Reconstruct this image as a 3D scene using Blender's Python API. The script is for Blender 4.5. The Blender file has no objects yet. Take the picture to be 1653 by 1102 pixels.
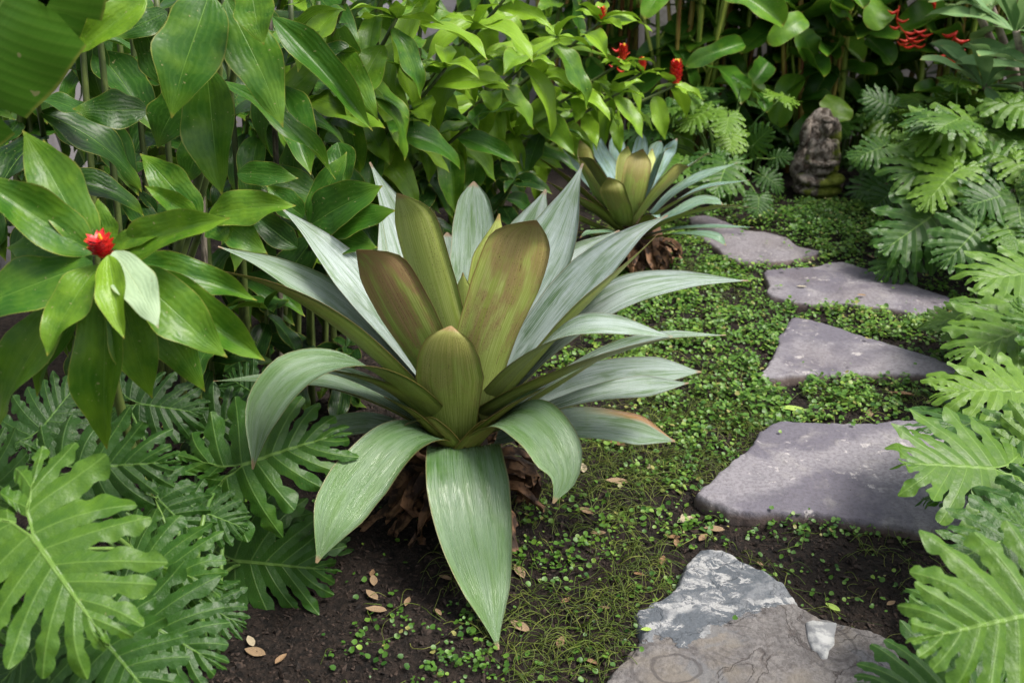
import bpy, bmesh, math, random
import numpy as np
from mathutils import Vector, Matrix
R = math.radians
random.seed(7); rng = np.random.default_rng(7)
scene = bpy.context.scene
col = scene.collection

# ------------------------------------------------------------------ camera
CAM_H, PITCH, FPX = 1.4, R(24.0), 1607.0
cd = bpy.data.cameras.new('camera'); cam = bpy.data.objects.new('camera', cd); col.objects.link(cam)
cam.location = (0, 0, CAM_H); cam.rotation_euler = (R(90) - PITCH, 0, 0)
cd.lens = 35; cd.sensor_width = 36; cd.clip_start = 0.05; cd.clip_end = 400
cd.dof.use_dof = True; cd.dof.focus_distance = 2.3; cd.dof.aperture_fstop = 4.5
scene.camera = cam

# ------------------------------------------------------------------ light
SUN_EL, SUN_AZ = 60.0, 105.0        # azimuth measured from +Y (away from camera) towards +X
w = bpy.data.worlds.new("World"); scene.world = w; w.use_nodes = True
nt = w.node_tree; bgn = nt.nodes['Background']
sky = nt.nodes.new('ShaderNodeTexSky'); sky.sky_type = 'NISHITA'; sky.sun_disc = False
sky.sun_elevation = R(SUN_EL); sky.sun_rotation = R(SUN_AZ); sky.dust_density = 4.0; sky.air_density = 1.2
hs = nt.nodes.new('ShaderNodeHueSaturation'); hs.inputs['Saturation'].default_value = 0.42
nt.links.new(sky.outputs[0], hs.inputs['Color']); nt.links.new(hs.outputs[0], bgn.inputs[0])
bgn.inputs[1].default_value = 0.13
sd = bpy.data.lights.new('sun', 'SUN'); sd.energy = 2.7; sd.angle = R(20); sd.color = (1, .95, .87)
so = bpy.data.objects.new('sun', sd); col.objects.link(so)
_d = Vector((math.sin(R(SUN_AZ))*math.cos(R(SUN_EL)), math.cos(R(SUN_AZ))*math.cos(R(SUN_EL)), math.sin(R(SUN_EL))))
so.rotation_euler = _d.to_track_quat('Z', 'Y').to_euler(); so.location = (2, 2, 6)
scene.view_settings.view_transform = 'Standard'; scene.view_settings.look = 'None'
scene.view_settings.exposure = 0.76; scene.view_settings.gamma = 1.0
scene.render.engine = 'CYCLES'
scene.cycles.max_bounces = 5; scene.cycles.diffuse_bounces = 3; scene.cycles.transparent_max_bounces = 8

# ------------------------------------------------------------------ pixel -> world helpers
_F = np.array([0, math.cos(PITCH), -math.sin(PITCH)]); _U = np.array([0, math.sin(PITCH), math.cos(PITCH)]); _C = np.array([0, 0, CAM_H])
def ray(u, v): return _F + (u-826.5)/FPX*np.array([1., 0, 0]) + (551-v)/FPX*_U
def P(u, v, Y):
    d = ray(u, v); return _C + d*(Y/d[1])
def G(u, v, z=0.0):
    d = ray(u, v); return _C + d*((z-CAM_H)/d[2])
def depth_of(p): return float(np.dot(np.asarray(p)-_C, _F))
def m_of(px, p): return px*depth_of(p)/FPX
def proj(a):
    a = np.atleast_2d(a) - _C; t = a @ _F
    return 826.5 + a[:, 0]/t*FPX, 551 - (a @ _U)/t*FPX

# ------------------------------------------------------------------ object helpers
def tag(o, label=None, cat=None, group=None, kind=None):
    if label: o['label'] = label
    if cat: o['category'] = cat
    if group: o['group'] = group
    if kind: o['kind'] = kind
    return o
def thing(name, loc, label, cat, group=None):
    o = bpy.data.objects.new(name, None); o.empty_display_size = .1; col.objects.link(o); o.location = Vector([float(c) for c in loc])
    return tag(o, label, cat, group)
def make_mesh(name, verts, faces, mats, uv=None, midx=None, smooth=True, merge=0):
    me = bpy.data.meshes.new(name)
    verts = np.asarray(verts, dtype=float)
    me.from_pydata([tuple(v) for v in verts], [], [tuple(int(i) for i in f) for f in faces])
    for m in (mats if isinstance(mats, (list, tuple)) else [mats]): me.materials.append(m)
    if uv is not None:
        l = me.uv_layers.new(name='UVMap'); vi = np.empty(len(me.loops), dtype=np.int32); me.loops.foreach_get('vertex_index', vi)
        l.data.foreach_set('uv', np.asarray(uv, dtype=np.float32)[vi].ravel())
    if midx is not None: me.polygons.foreach_set('material_index', np.asarray(midx, dtype=np.int32))
    if smooth: me.polygons.foreach_set('use_smooth', np.ones(len(me.polygons), dtype=bool))
    if merge:
        bm = bmesh.new(); bm.from_mesh(me); bmesh.ops.remove_doubles(bm, verts=bm.verts, dist=merge); bm.to_mesh(me); bm.free()
    me.update(); return me
def put(name, me, parent=None, mw=None, **props):
    o = bpy.data.objects.new(name, me); col.objects.link(o)
    mw = mw if mw is not None else Matrix.Identity(4)
    if parent is not None:
        o.parent = parent
        inv = Matrix.Translation(-parent_loc(parent)); o.matrix_local = inv @ mw
    else: o.matrix_local = mw
    for k, v in props.items(): o[k] = v
    return o
def parent_loc(p):
    v = Vector((0, 0, 0))
    while p is not None: v += p.location; p = p.parent
    return v
def spline(pts, n):
    pts = np.asarray(pts, float)
    if len(pts) == 2: return pts[0] + (pts[1]-pts[0])*np.linspace(0, 1, n)[:, None]
    d = np.r_[0, np.cumsum(np.linalg.norm(np.diff(pts, axis=0), axis=1)**.6)]; d /= d[-1]
    ext = np.vstack([2*pts[0]-pts[1], pts, 2*pts[-1]-pts[-2]])
    de = np.r_[-(d[1]), d, 1+(d[-1]-d[-2])]
    out = []
    for t in np.linspace(0, 1, n):
        i = min(max(np.searchsorted(d, t)-1, 0), len(pts)-2); h = d[i+1]-d[i]; s = (t-d[i])/h
        m0 = (ext[i+2]-ext[i])/(de[i+2]-de[i])*h; m1 = (ext[i+3]-ext[i+1])/(de[i+3]-de[i+1])*h
        out.append((2*s**3-3*s*s+1)*pts[i]+(s**3-2*s*s+s)*m0+(-2*s**3+3*s*s)*pts[i+1]+(s**3-s*s)*m1)
    out = np.array(out)
    L = np.r_[0, np.cumsum(np.linalg.norm(np.diff(out, axis=0), axis=1))]; q = np.linspace(0, L[-1], n)
    return np.stack([np.interp(q, L, out[:, k]) for k in range(3)], 1)
def nrm(a): return a/np.maximum(np.linalg.norm(a, axis=-1, keepdims=True), 1e-9)
def grid_faces(n, m, off=0, flip=False):
    f = []
    for i in range(n-1):
        for j in range(m-1):
            a = off+i*m+j; q = (a, a+1, a+m+1, a+m)
            f.append(q[::-1] if flip else q)
    return f
def tube(pts, radii, k=7, n=None):
    pts = spline(pts, n or 14); n = len(pts); rad = np.interp(np.linspace(0, 1, n), np.linspace(0, 1, len(radii)), radii)
    T = nrm(np.gradient(pts, axis=0)); ref = np.array([.31, .87, .2]); A = nrm(np.cross(T, ref)); B = np.cross(T, A)
    a = np.linspace(0, 2*math.pi, k, endpoint=False)
    V = pts[:, None]+rad[:, None, None]*(np.cos(a)[None, :, None]*A[:, None]+np.sin(a)[None, :, None]*B[:, None])
    F = [(i*k+j, i*k+(j+1) % k, (i+1)*k+(j+1) % k, (i+1)*k+j) for i in range(n-1) for j in range(k)]
    F += [tuple(range(k))[::-1], tuple((n-1)*k+j for j in range(k))]
    uv = np.stack([np.tile(np.arange(k)/k, n), np.repeat(np.linspace(0, 1, n), k)], 1)
    return V.reshape(-1, 3), F, uv
class Bag:                                     # collects pieces into ONE mesh
    def __init__(s): s.v = []; s.f = []; s.uv = []; s.n = 0; s.mi = []
    def add(s, v, f, uv=None, mi=0):
        v = np.asarray(v, float); s.v.append(v); s.f += [tuple(i+s.n for i in q) for q in f]; s.uv.append(np.zeros((len(v), 2)) if uv is None else uv)
        s.mi += [mi]*len(f); s.n += len(v)
    def mesh(s, name, mats, **k): return make_mesh(name, np.vstack(s.v), s.f, mats, uv=np.vstack(s.uv), midx=s.mi, **k)

# ------------------------------------------------------------------ material helpers
class NT:
    def __init__(s, name):
        s.m = bpy.data.materials.new(name); s.m.use_nodes = True; s.t = s.m.node_tree; s.t.nodes.clear()
        s.out = s.t.nodes.new('ShaderNodeOutputMaterial')
    def n(s, typ, _o=0, **kw):
        nd = s.t.nodes.new('ShaderNode'+typ)
        for k, v in kw.items():
            if k.startswith('_'): setattr(nd, k[1:], v); continue
            key = k.replace('__', ' '); inp = nd.inputs[int(key[1:])] if key[0] == 'i' and key[1:].isdigit() else nd.inputs[key]
            s.set(inp, v)
        return nd.outputs[_o]
    def set(s, inp, v):
        if isinstance(v, bpy.types.NodeSocket): s.t.links.new(v, inp)
        elif isinstance(v, (tuple, list)) and len(v) == 3 and inp.type == 'RGBA': inp.default_value = (*v, 1)
        else: inp.default_value = v
    def math(s, op, a, b=0.0, c=0.0, clamp=False):
        nd = s.t.nodes.new('ShaderNodeMath'); nd.operation = op; nd.use_clamp = clamp
        s.set(nd.inputs[0], a); s.set(nd.inputs[1], b)
        if op == 'MULTIPLY_ADD': s.set(nd.inputs[2], c)
        return nd.outputs[0]
    def step(s, v, lo, hi, a=0.0, b=1.0):
        nd = s.t.nodes.new('ShaderNodeMapRange'); nd.interpolation_type = 'SMOOTHSTEP'
        for i, x in enumerate((v, lo, hi, a, b)): s.set(nd.inputs[i], x)
        return nd.outputs[0]
    def mix(s, f, a, b, blend='MIX'):
        nd = s.t.nodes.new('ShaderNodeMix'); nd.data_type = 'RGBA'; nd.blend_type = blend
        s.set(nd.inputs[0], f); s.set(nd.inputs[6], a); s.set(nd.inputs[7], b); return nd.outputs[2]
    def ramp(s, f, stops):
        nd = s.t.nodes.new('ShaderNodeValToRGB'); e = nd.color_ramp.elements
        while len(e) < len(stops): e.new(.5)
        for q, (p, c) in zip(e, stops): q.position = p; q.color = (*c, 1)
        s.set(nd.inputs[0], f); return nd.outputs[0]
    def noise(s, vec, scale, detail=4.0, rough=.55, dist=0.0, o=0):
        q = s.n('TexNoise', _o=o, Vector=vec, Scale=scale, Detail=detail, Roughness=rough, Distortion=dist)
        return q if o else s.math('MULTIPLY_ADD', q, 1.9, -.45, clamp=True)      # spread the noise over 0..1
    def scale(s, vec, sc, rot=(0, 0, 0), loc=(0, 0, 0)): return s.n('Mapping', Vector=vec, Scale=sc, Rotation=rot, Location=loc)
    def prop(s, name):
        nd = s.t.nodes.new('ShaderNodeAttribute'); nd.attribute_type = 'OBJECT'; nd.attribute_name = name; return nd.outputs['Fac']
    def coord(s, k): return s.t.nodes.new('ShaderNodeTexCoord').outputs[k]
    def pos(s): return s.t.nodes.new('ShaderNodeNewGeometry').outputs['Position']
    def sep(s, v):
        nd = s.t.nodes.new('ShaderNodeSeparateXYZ'); s.set(nd.inputs[0], v); return nd.outputs
    def finish(s, color, rough=.5, spec=.5, bump=None, bstr=.3, bdist=.002, trans=0.0, tcol=None, coat=0.0):
        p = s.t.nodes.new('ShaderNodeBsdfPrincipled'); s.set(p.inputs['Base Color'], color); s.set(p.inputs['Roughness'], rough)
        s.set(p.inputs['Specular IOR Level'], spec)
        if coat: s.set(p.inputs['Coat Weight'], coat); s.set(p.inputs['Coat Roughness'], .25)
        nb = None
        if bump is not None:
            b = s.t.nodes.new('ShaderNodeBump'); b.inputs['Strength'].default_value = bstr; b.inputs['Distance'].default_value = bdist
            s.set(b.inputs['Height'], bump); nb = b.outputs[0]; s.t.links.new(nb, p.inputs['Normal'])
        sh = p.outputs[0]
        if trans:
            tr = s.t.nodes.new('ShaderNodeBsdfTranslucent'); s.set(tr.inputs['Color'], tcol if tcol is not None else color)
            mx = s.t.nodes.new('ShaderNodeMixShader'); mx.inputs[0].default_value = trans
            s.t.links.new(sh, mx.inputs[1]); s.t.links.new(tr.outputs[0], mx.inputs[2]); sh = mx.outputs[0]
        s.t.links.new(sh, s.out.inputs[0]); return s.m

def m_broad(name, dark, mid, light, rib, rough=.30, ribw=.035, veins=26, trans=.22, pin=False):
    """broad leaf: UV x = -1..1 across, y = 0..1 along; tone = object property"""
    s = NT(name); uv = s.coord('UV'); u, v = s.sep(uv)[0:2]; tone = s.prop('tone'); seed = s.prop('seed')
    pos = s.n('VectorMath', _operation='ADD', i0=s.coord('Object'), i1=s.n('CombineXYZ', i0=seed, i1=seed, i2=seed))
    n1 = s.noise(pos, 6.0, 3.0)
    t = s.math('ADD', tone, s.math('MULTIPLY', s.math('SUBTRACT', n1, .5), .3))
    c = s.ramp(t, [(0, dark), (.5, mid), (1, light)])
    au = s.math('ABSOLUTE', u)
    if pin: vv = s.math('SINE', s.math('MULTIPLY', s.math('ADD', v, s.math('MULTIPLY', au, -.06)), veins*6.283))
    else: vv = s.math('SINE', s.math('MULTIPLY', s.math('ADD', u, s.math('MULTIPLY', n1, .3)), veins))
    c = s.mix(s.math('MULTIPLY', s.step(vv, .2, 1.0), .12), c, rib)
    fine = s.noise(s.scale(uv, (30, 3, 1)), 3.0, 4.0)
    c = s.mix(s.step(fine, .35, .75, 0, .18), c, dark)
    ribm = s.step(au, s.math('MULTIPLY', s.math('SUBTRACT', 1.25, v), ribw), 0.0)
    c = s.mix(s.math('MULTIPLY', ribm, .8), c, rib)
    # blemishes: pale insect marks, yellowing rim and dry tip
    sp = s.noise(s.scale(pos, (1, 1, 1)), 34.0, 2.0); c = s.mix(s.step(sp, .89, .93, 0, .7), c, (.33, .30, .14))
    edge = s.step(s.math('ADD', au, s.math('MULTIPLY', n1, .05)), .975, 1.02); c = s.mix(s.math('MULTIPLY', edge, .6), c, (.30, .30, .06))
    dry = s.math('MULTIPLY', s.step(s.math('ADD', v, s.math('MULTIPLY', s.math('SUBTRACT', fine, .5), .06)), .95, .99), .85)
    c = s.mix(dry, c, (.30, .17, .05))
    yel = s.math('MULTIPLY', s.step(v, .72, 1.0), .35); c = s.mix(yel, c, light)
    h = s.math('ADD', s.math('MULTIPLY', vv, .16), s.math('ADD', s.math('MULTIPLY', n1, 1.5), s.math('MULTIPLY', ribm, -1.2)))
    return s.finish(c, rough=s.math('ADD', rough, s.math('MULTIPLY', n1, .12)), spec=.28, bump=h, bstr=.35, bdist=.002, trans=trans, tcol=s.mix(.35, c, light))
M = {}
M['ginger'] = m_broad('ginger_leaf', (.007, .030, .006), (.036, .122, .010), (.21, .37, .02), (.15, .29, .045))
M['heliconia'] = m_broad('heliconia_leaf', (.010, .045, .006), (.045, .15, .012), (.19, .36, .02), (.2, .32, .05), pin=True, veins=24)
M['pale'] = m_broad('pale_leaf_underside', (.22, .32, .16), (.34, .46, .28), (.42, .52, .34), (.45, .55, .3), rough=.5)
M['banana'] = m_broad('banana_leaf', (.028, .10, .010), (.065, .175, .014), (.12, .24, .02), (.2, .34, .05), rough=.26, pin=True, veins=46, ribw=.05)
M['plumeria'] = m_broad('plumeria_leaf', (.07, .16, .06), (.17, .31, .12), (.30, .43, .16), (.25, .33, .15), rough=.42, pin=True, veins=20)

def m_philo():
    s = NT('split_leaf'); uv = s.coord('UV'); u, v = s.sep(uv)[0:2]; tone = s.prop('tone'); seed = s.prop('seed')
    pos = s.n('VectorMath', _operation='ADD', i0=s.coord('Object'), i1=s.n('CombineXYZ', i0=seed, i1=seed, i2=seed))
    n1 = s.noise(pos, 5.0, 3.0); n2 = s.noise(pos, 22.0, 4.0)
    t = s.math('ADD', tone, s.math('MULTIPLY', s.math('SUBTRACT', n1, .5), .25))
    c = s.ramp(t, [(0, (.008, .032, .005)), (.5, (.032, .098, .009)), (1, (.14, .26, .02))])
    c = s.mix(s.step(n2, .3, .75, 0, .22), c, (.02, .075, .018))
    vein = s.step(u, .012, .002); mid = s.step(v, .024, .010)
    side = s.math('MULTIPLY', s.step(s.math('SINE', s.math('MULTIPLY', s.math('SUBTRACT', v, s.math('MULTIPLY', u, 1.2)), 190.0)), .7, 1.0), .12)
    m = s.math('MAXIMUM', s.math('MULTIPLY', vein, .42), s.math('MULTIPLY', mid, .85)); m2 = s.math('MAXIMUM', m, side)
    c = s.mix(m2, c, s.mix(tone, (.09, .20, .04), (.22, .36, .07)))
    c = s.mix(s.step(s.noise(pos, 41.0, 2.0), .94, .97, 0, .5), c, (.28, .26, .12))
    h = s.math('ADD', s.math('MULTIPLY', m, -1.6), s.math('MULTIPLY', n2, .9))
    return s.finish(c, rough=s.math('ADD', .34, s.math('MULTIPLY', n1, .14)), spec=.35, bump=h, bstr=.5, bdist=.002, trans=.22, tcol=s.mix(.4, c, (.17, .34, .03)))
M['philo'] = m_philo()

def m_brom_top():
    s = NT('bromeliad_upper_face'); uv = s.coord('UV'); u, v = s.sep(uv)[0:2]; bloom = s.prop('bloom'); seed = s.prop('seed'); rim = s.prop('rim')
    off = s.n('CombineXYZ', i0=seed, i1=s.math('MULTIPLY', seed, 1.7), i2=0.0)
    q = s.n('VectorMath', _operation='ADD', i0=uv, i1=off)
    st = s.noise(s.scale(q, (24, 1.0, 1)), 2.2, 6.0, .65)          # long streaks along the leaf
    st2 = s.noise(s.scale(q, (46, 1.3, 1)), 2.0, 3.0)
    pat = s.noise(s.scale(q, (1.6, 2.4, 1)), 1.6, 4.0, .6, .6)     # worn patches in the waxy bloom
    band = s.noise(s.scale(q, (.25, 26, 1)), 1.0, 3.0)
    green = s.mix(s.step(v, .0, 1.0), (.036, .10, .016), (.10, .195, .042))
    waxy = s.mix(s.prop('blue'), s.mix(s.step(st, .3, .7), (.35, .44, .40), (.57, .64, .64)), (.24, .37, .41))
    f = s.math('ADD', s.math('MULTIPLY', s.step(pat, .15, .75), .72), s.math('MULTIPLY', s.step(st, .2, .8), .38))
    f = s.math('MULTIPLY', f, bloom, clamp=True)
    c = s.mix(f, green, waxy)
    scr = s.math('MULTIPLY', s.step(st, .62, .72), s.step(pat, .45, .6)); c = s.mix(s.math('MULTIPLY', scr, .7), c, (.06, .13, .055))
    c = s.mix(s.step(st2, .45, .8, 0, .22), c, (.09, .18, .07))
    c = s.mix(s.step(band, .5, .75, 0, .12), c, (.16, .26, .1))
    au = s.math('ABSOLUTE', u)
    e = s.step(s.math('ADD', au, s.math('MULTIPLY', s.math('SUBTRACT', st, .5), .05)), .955, .995); c = s.mix(s.math('MULTIPLY', e, .55), c, (.30, .24, .10))
    tip = s.step(s.math('ADD', v, s.math('MULTIPLY', s.math('SUBTRACT', pat, .5), .03)), .968, .99); c = s.mix(s.math('MULTIPLY', tip, .8), c, (.34, .20, .11))
    orr = s.math('MULTIPLY', rim, s.math('MULTIPLY', s.step(s.math('ADD', u, s.math('MULTIPLY', st, .2)), .62, .9), s.step(v, .45, .8))); c = s.mix(s.math('MULTIPLY', orr, .8), c, (.42, .17, .04))
    mk = s.math('MULTIPLY', s.step(s.noise(s.scale(q, (3, 30, 1)), 1.0, 5.0, .7), .86, .9), s.step(pat, .5, .6)); c = s.mix(s.math('MULTIPLY', mk, .5), c, (.42, .33, .17))
    h = s.math('ADD', s.math('MULTIPLY', st2, .8), s.math('MULTIPLY', st, .6))
    rg = s.math('ADD', s.step(s.noise(s.scale(q, (5, 2.0, 1)), 1.6, 5.0, .65, .3), .45, .55, .14, .42), s.math('MULTIPLY', f, .12))
    return s.finish(c, rough=rg, spec=.6, bump=h, bstr=.6, bdist=.002, trans=.05)
def m_brom_under():
    s = NT('bromeliad_under_face'); uv = s.coord('UV'); u, v = s.sep(uv)[0:2]; br = s.prop('brown'); seed = s.prop('seed'); lt = s.prop('light')
    off = s.n('CombineXYZ', i0=seed, i1=s.math('MULTIPLY', seed, 2.3), i2=0.0); q = s.n('VectorMath', _operation='ADD', i0=uv, i1=off)
    st = s.noise(s.scale(q, (14, .9, 1)), 2.0, 5.0, .6); st2 = s.noise(s.scale(q, (50, 1.2, 1)), 2.0, 3.0)
    pat = s.noise(s.scale(q, (1.3, 2.2, 1)), 1.5, 4.0, .6, .4)
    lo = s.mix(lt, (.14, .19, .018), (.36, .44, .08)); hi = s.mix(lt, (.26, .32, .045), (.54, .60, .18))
    c = s.mix(s.step(st, .35, .7), lo, hi)
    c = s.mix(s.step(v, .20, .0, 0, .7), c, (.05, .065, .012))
    bm_ = s.math('MULTIPLY', s.math('MULTIPLY', s.step(s.math('ADD', v, s.math('MULTIPLY', s.math('SUBTRACT', pat, .5), 1.1)), .40, .78), s.step(st, .2, .62, .45, 1)), s.math('MULTIPLY', br, .85), clamp=True)
    c = s.mix(bm_, c, s.mix(s.step(st2, .4, .7), (.27, .12, .065), (.48, .29, .15)))
    c = s.mix(s.step(s.noise(s.scale(q, (.6, 26, 1)), 1.0, 3.0), .55, .8, 0, .22), c, lo)
    c = s.mix(s.math('MULTIPLY', s.step(st2, .62, .8), .3), c, (.10, .07, .02))
    spk = s.noise(s.scale(q, (13, 30, 1)), 3.2, 2.0, .6); sm = s.math('MULTIPLY', s.step(spk, .70, .80), s.step(pat, .35, .6)); c = s.mix(s.math('MULTIPLY', sm, .8), c, (.075, .02, .012))
    drip = s.math('MULTIPLY', s.step(s.noise(s.scale(q, (15, 5, 1)), 1.5, 2.0), .84, .9), s.step(pat, .45, .56)); c = s.mix(s.math('MULTIPLY', drip, .8), c, (.10, .02, .012))
    au = s.math('ABSOLUTE', u); e = s.step(au, .95, .99); c = s.mix(s.math('MULTIPLY', e, .7), c, (.26, .15, .05))
    tip = s.step(v, .96, .985); c = s.mix(s.math('MULTIPLY', tip, .7), c, (.35, .18, .08))
    return s.finish(c, rough=.34, spec=.5, bump=s.math('ADD', st2, s.math('MULTIPLY', st, .6)), bstr=.4, bdist=.0015, trans=.08, tcol=(.2, .3, .04))
M['btop'] = m_brom_top(); M['bund'] = m_brom_under()

def m_simple(name, a, b, sc=8, rough=.6, bstr=.4, stretch=(1, 1, 1), trans=0, spec=.4, bd=.003, prop=None):
    s = NT(name); p = s.scale(s.coord('Object'), stretch); n = s.noise(p, sc, 6.0, .62); f = s.step(n, .32, .68)
    c = s.mix(f, a, b)
    if prop: c = s.mix(s.math('MULTIPLY', s.prop(prop), .8), c, (.45, .40, .28))
    return s.finish(c, rough=rough, spec=spec, bump=n, bstr=bstr, bdist=bd, trans=trans)
M['stalk'] = m_simple('green_stalk', (.06, .13, .025), (.14, .24, .05), 10, .45, stretch=(1, 1, .25))
M['cane'] = m_simple('ginger_cane', (.04, .06, .015), (.11, .15, .035), 14, .55, stretch=(1, 1, .4))
M['oldcane'] = m_simple('old_dry_cane', (.05, .042, .03), (.20, .17, .13), 22, .8, stretch=(3, 3, .4))
M['helstem'] = m_simple('heliconia_stem', (.16, .24, .03), (.34, .40, .07), 8, .4, stretch=(2, 2, .2))
M['helstem2'] = m_simple('heliconia_stem_brown', (.16, .06, .015), (.32, .25, .05), 8, .45, stretch=(2, 2, .25))
M['red'] = m_simple('red_bract', (.50, .008, .012), (.66, .03, .02), 40, .38, spec=.5)
M['redor'] = m_simple('heliconia_red_bract', (.62, .016, .01), (.72, .06, .015), 20, .4)
M['yellow'] = m_simple('yellow_floret', (.75, .42, .02), (.8, .55, .05), 30, .5)
M['dry'] = m_simple('dry_leaf', (.03, .014, .007), (.20, .105, .05), 26, .7, .7, (1, 1, 1), bd=.004)
M['fallen'] = m_simple('fallen_leaf', (.11, .05, .02), (.32, .19, .09), 50, .7, .5, prop='pale')
M['fgreen'] = m_simple('fallen_green_leaf', (.22, .33, .05), (.35, .48, .1), 30, .5, .4)
M['bark'] = m_simple('trunk_bark', (.035, .022, .014), (.13, .07, .04), 20, .9, .9, bd=.01)
M['plumbark'] = m_simple('plumeria_bark', (.17, .13, .11), (.33, .27, .22), 18, .8, .6)
M['chip'] = m_simple('soil_chips', (.008, .006, .005), (.05, .034, .026), 60, .85, .4, spec=.3)
M['black'] = m_simple('black_plastic', (.012, .012, .013), (.02, .02, .022), 40, .4)

def m_cover(name, cols):
    s = NT(name); a = s.t.nodes.new('ShaderNodeVertexColor'); a.layer_name = 'var'; f = s.sep(a.outputs[0])[0]
    c = s.ramp(f, cols)
    return s.finish(c, rough=.42, spec=.4, trans=.28, tcol=c)
M['cover'] = m_cover('ground_cover_leaf', [(0, (.03, .095, .015)), (.5, (.10, .22, .028)), (.85, (.22, .34, .045)), (1, (.30, .29, .09))])
M['runner'] = m_cover('creeping_runner', [(0, (.045, .08, .012)), (.5, (.12, .18, .025)), (1, (.24, .26, .06))])

def m_soil():
    s = NT('soil'); p = s.pos(); a = s.noise(p, 3.0, 5.0); b = s.noise(p, 45.0, 6.0, .7); v = s.n('TexVoronoi', Vector=s.n('VectorMath', _operation='ADD', i0=p, i1=s.n('VectorMath', _operation='SCALE', i0=s.noise(p, 30.0, 2.0, o=1), Scale=.03)), Scale=95.0)
    c = s.mix(s.step(b, .3, .7), (.006, .004, .003), (.030, .020, .015)); c = s.mix(s.step(a, .45, .7, 0, .5), c, (.035, .024, .018))
    c = s.mix(s.step(s.noise(p, 260.0, 2.0), .93, .97, 0, .6), c, (.2, .17, .15))
    h = s.math('ADD', s.math('MULTIPLY', b, 1.6), s.math('MULTIPLY', v, .9))
    return s.finish(c, rough=.85, spec=.3, bump=h, bstr=.9, bdist=.012)
M['soil'] = m_soil()
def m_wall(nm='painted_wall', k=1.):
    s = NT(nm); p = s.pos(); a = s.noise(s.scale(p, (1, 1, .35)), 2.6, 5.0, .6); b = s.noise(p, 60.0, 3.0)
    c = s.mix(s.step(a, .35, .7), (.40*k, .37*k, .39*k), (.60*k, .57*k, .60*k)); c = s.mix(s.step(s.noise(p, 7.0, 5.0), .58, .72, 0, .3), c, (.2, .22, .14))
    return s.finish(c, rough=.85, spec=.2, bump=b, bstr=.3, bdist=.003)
M['wall'] = m_wall(); M['wall2'] = m_wall('weathered_wall', .42)  # second wall: same paint darkened to stand in for shade
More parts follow.
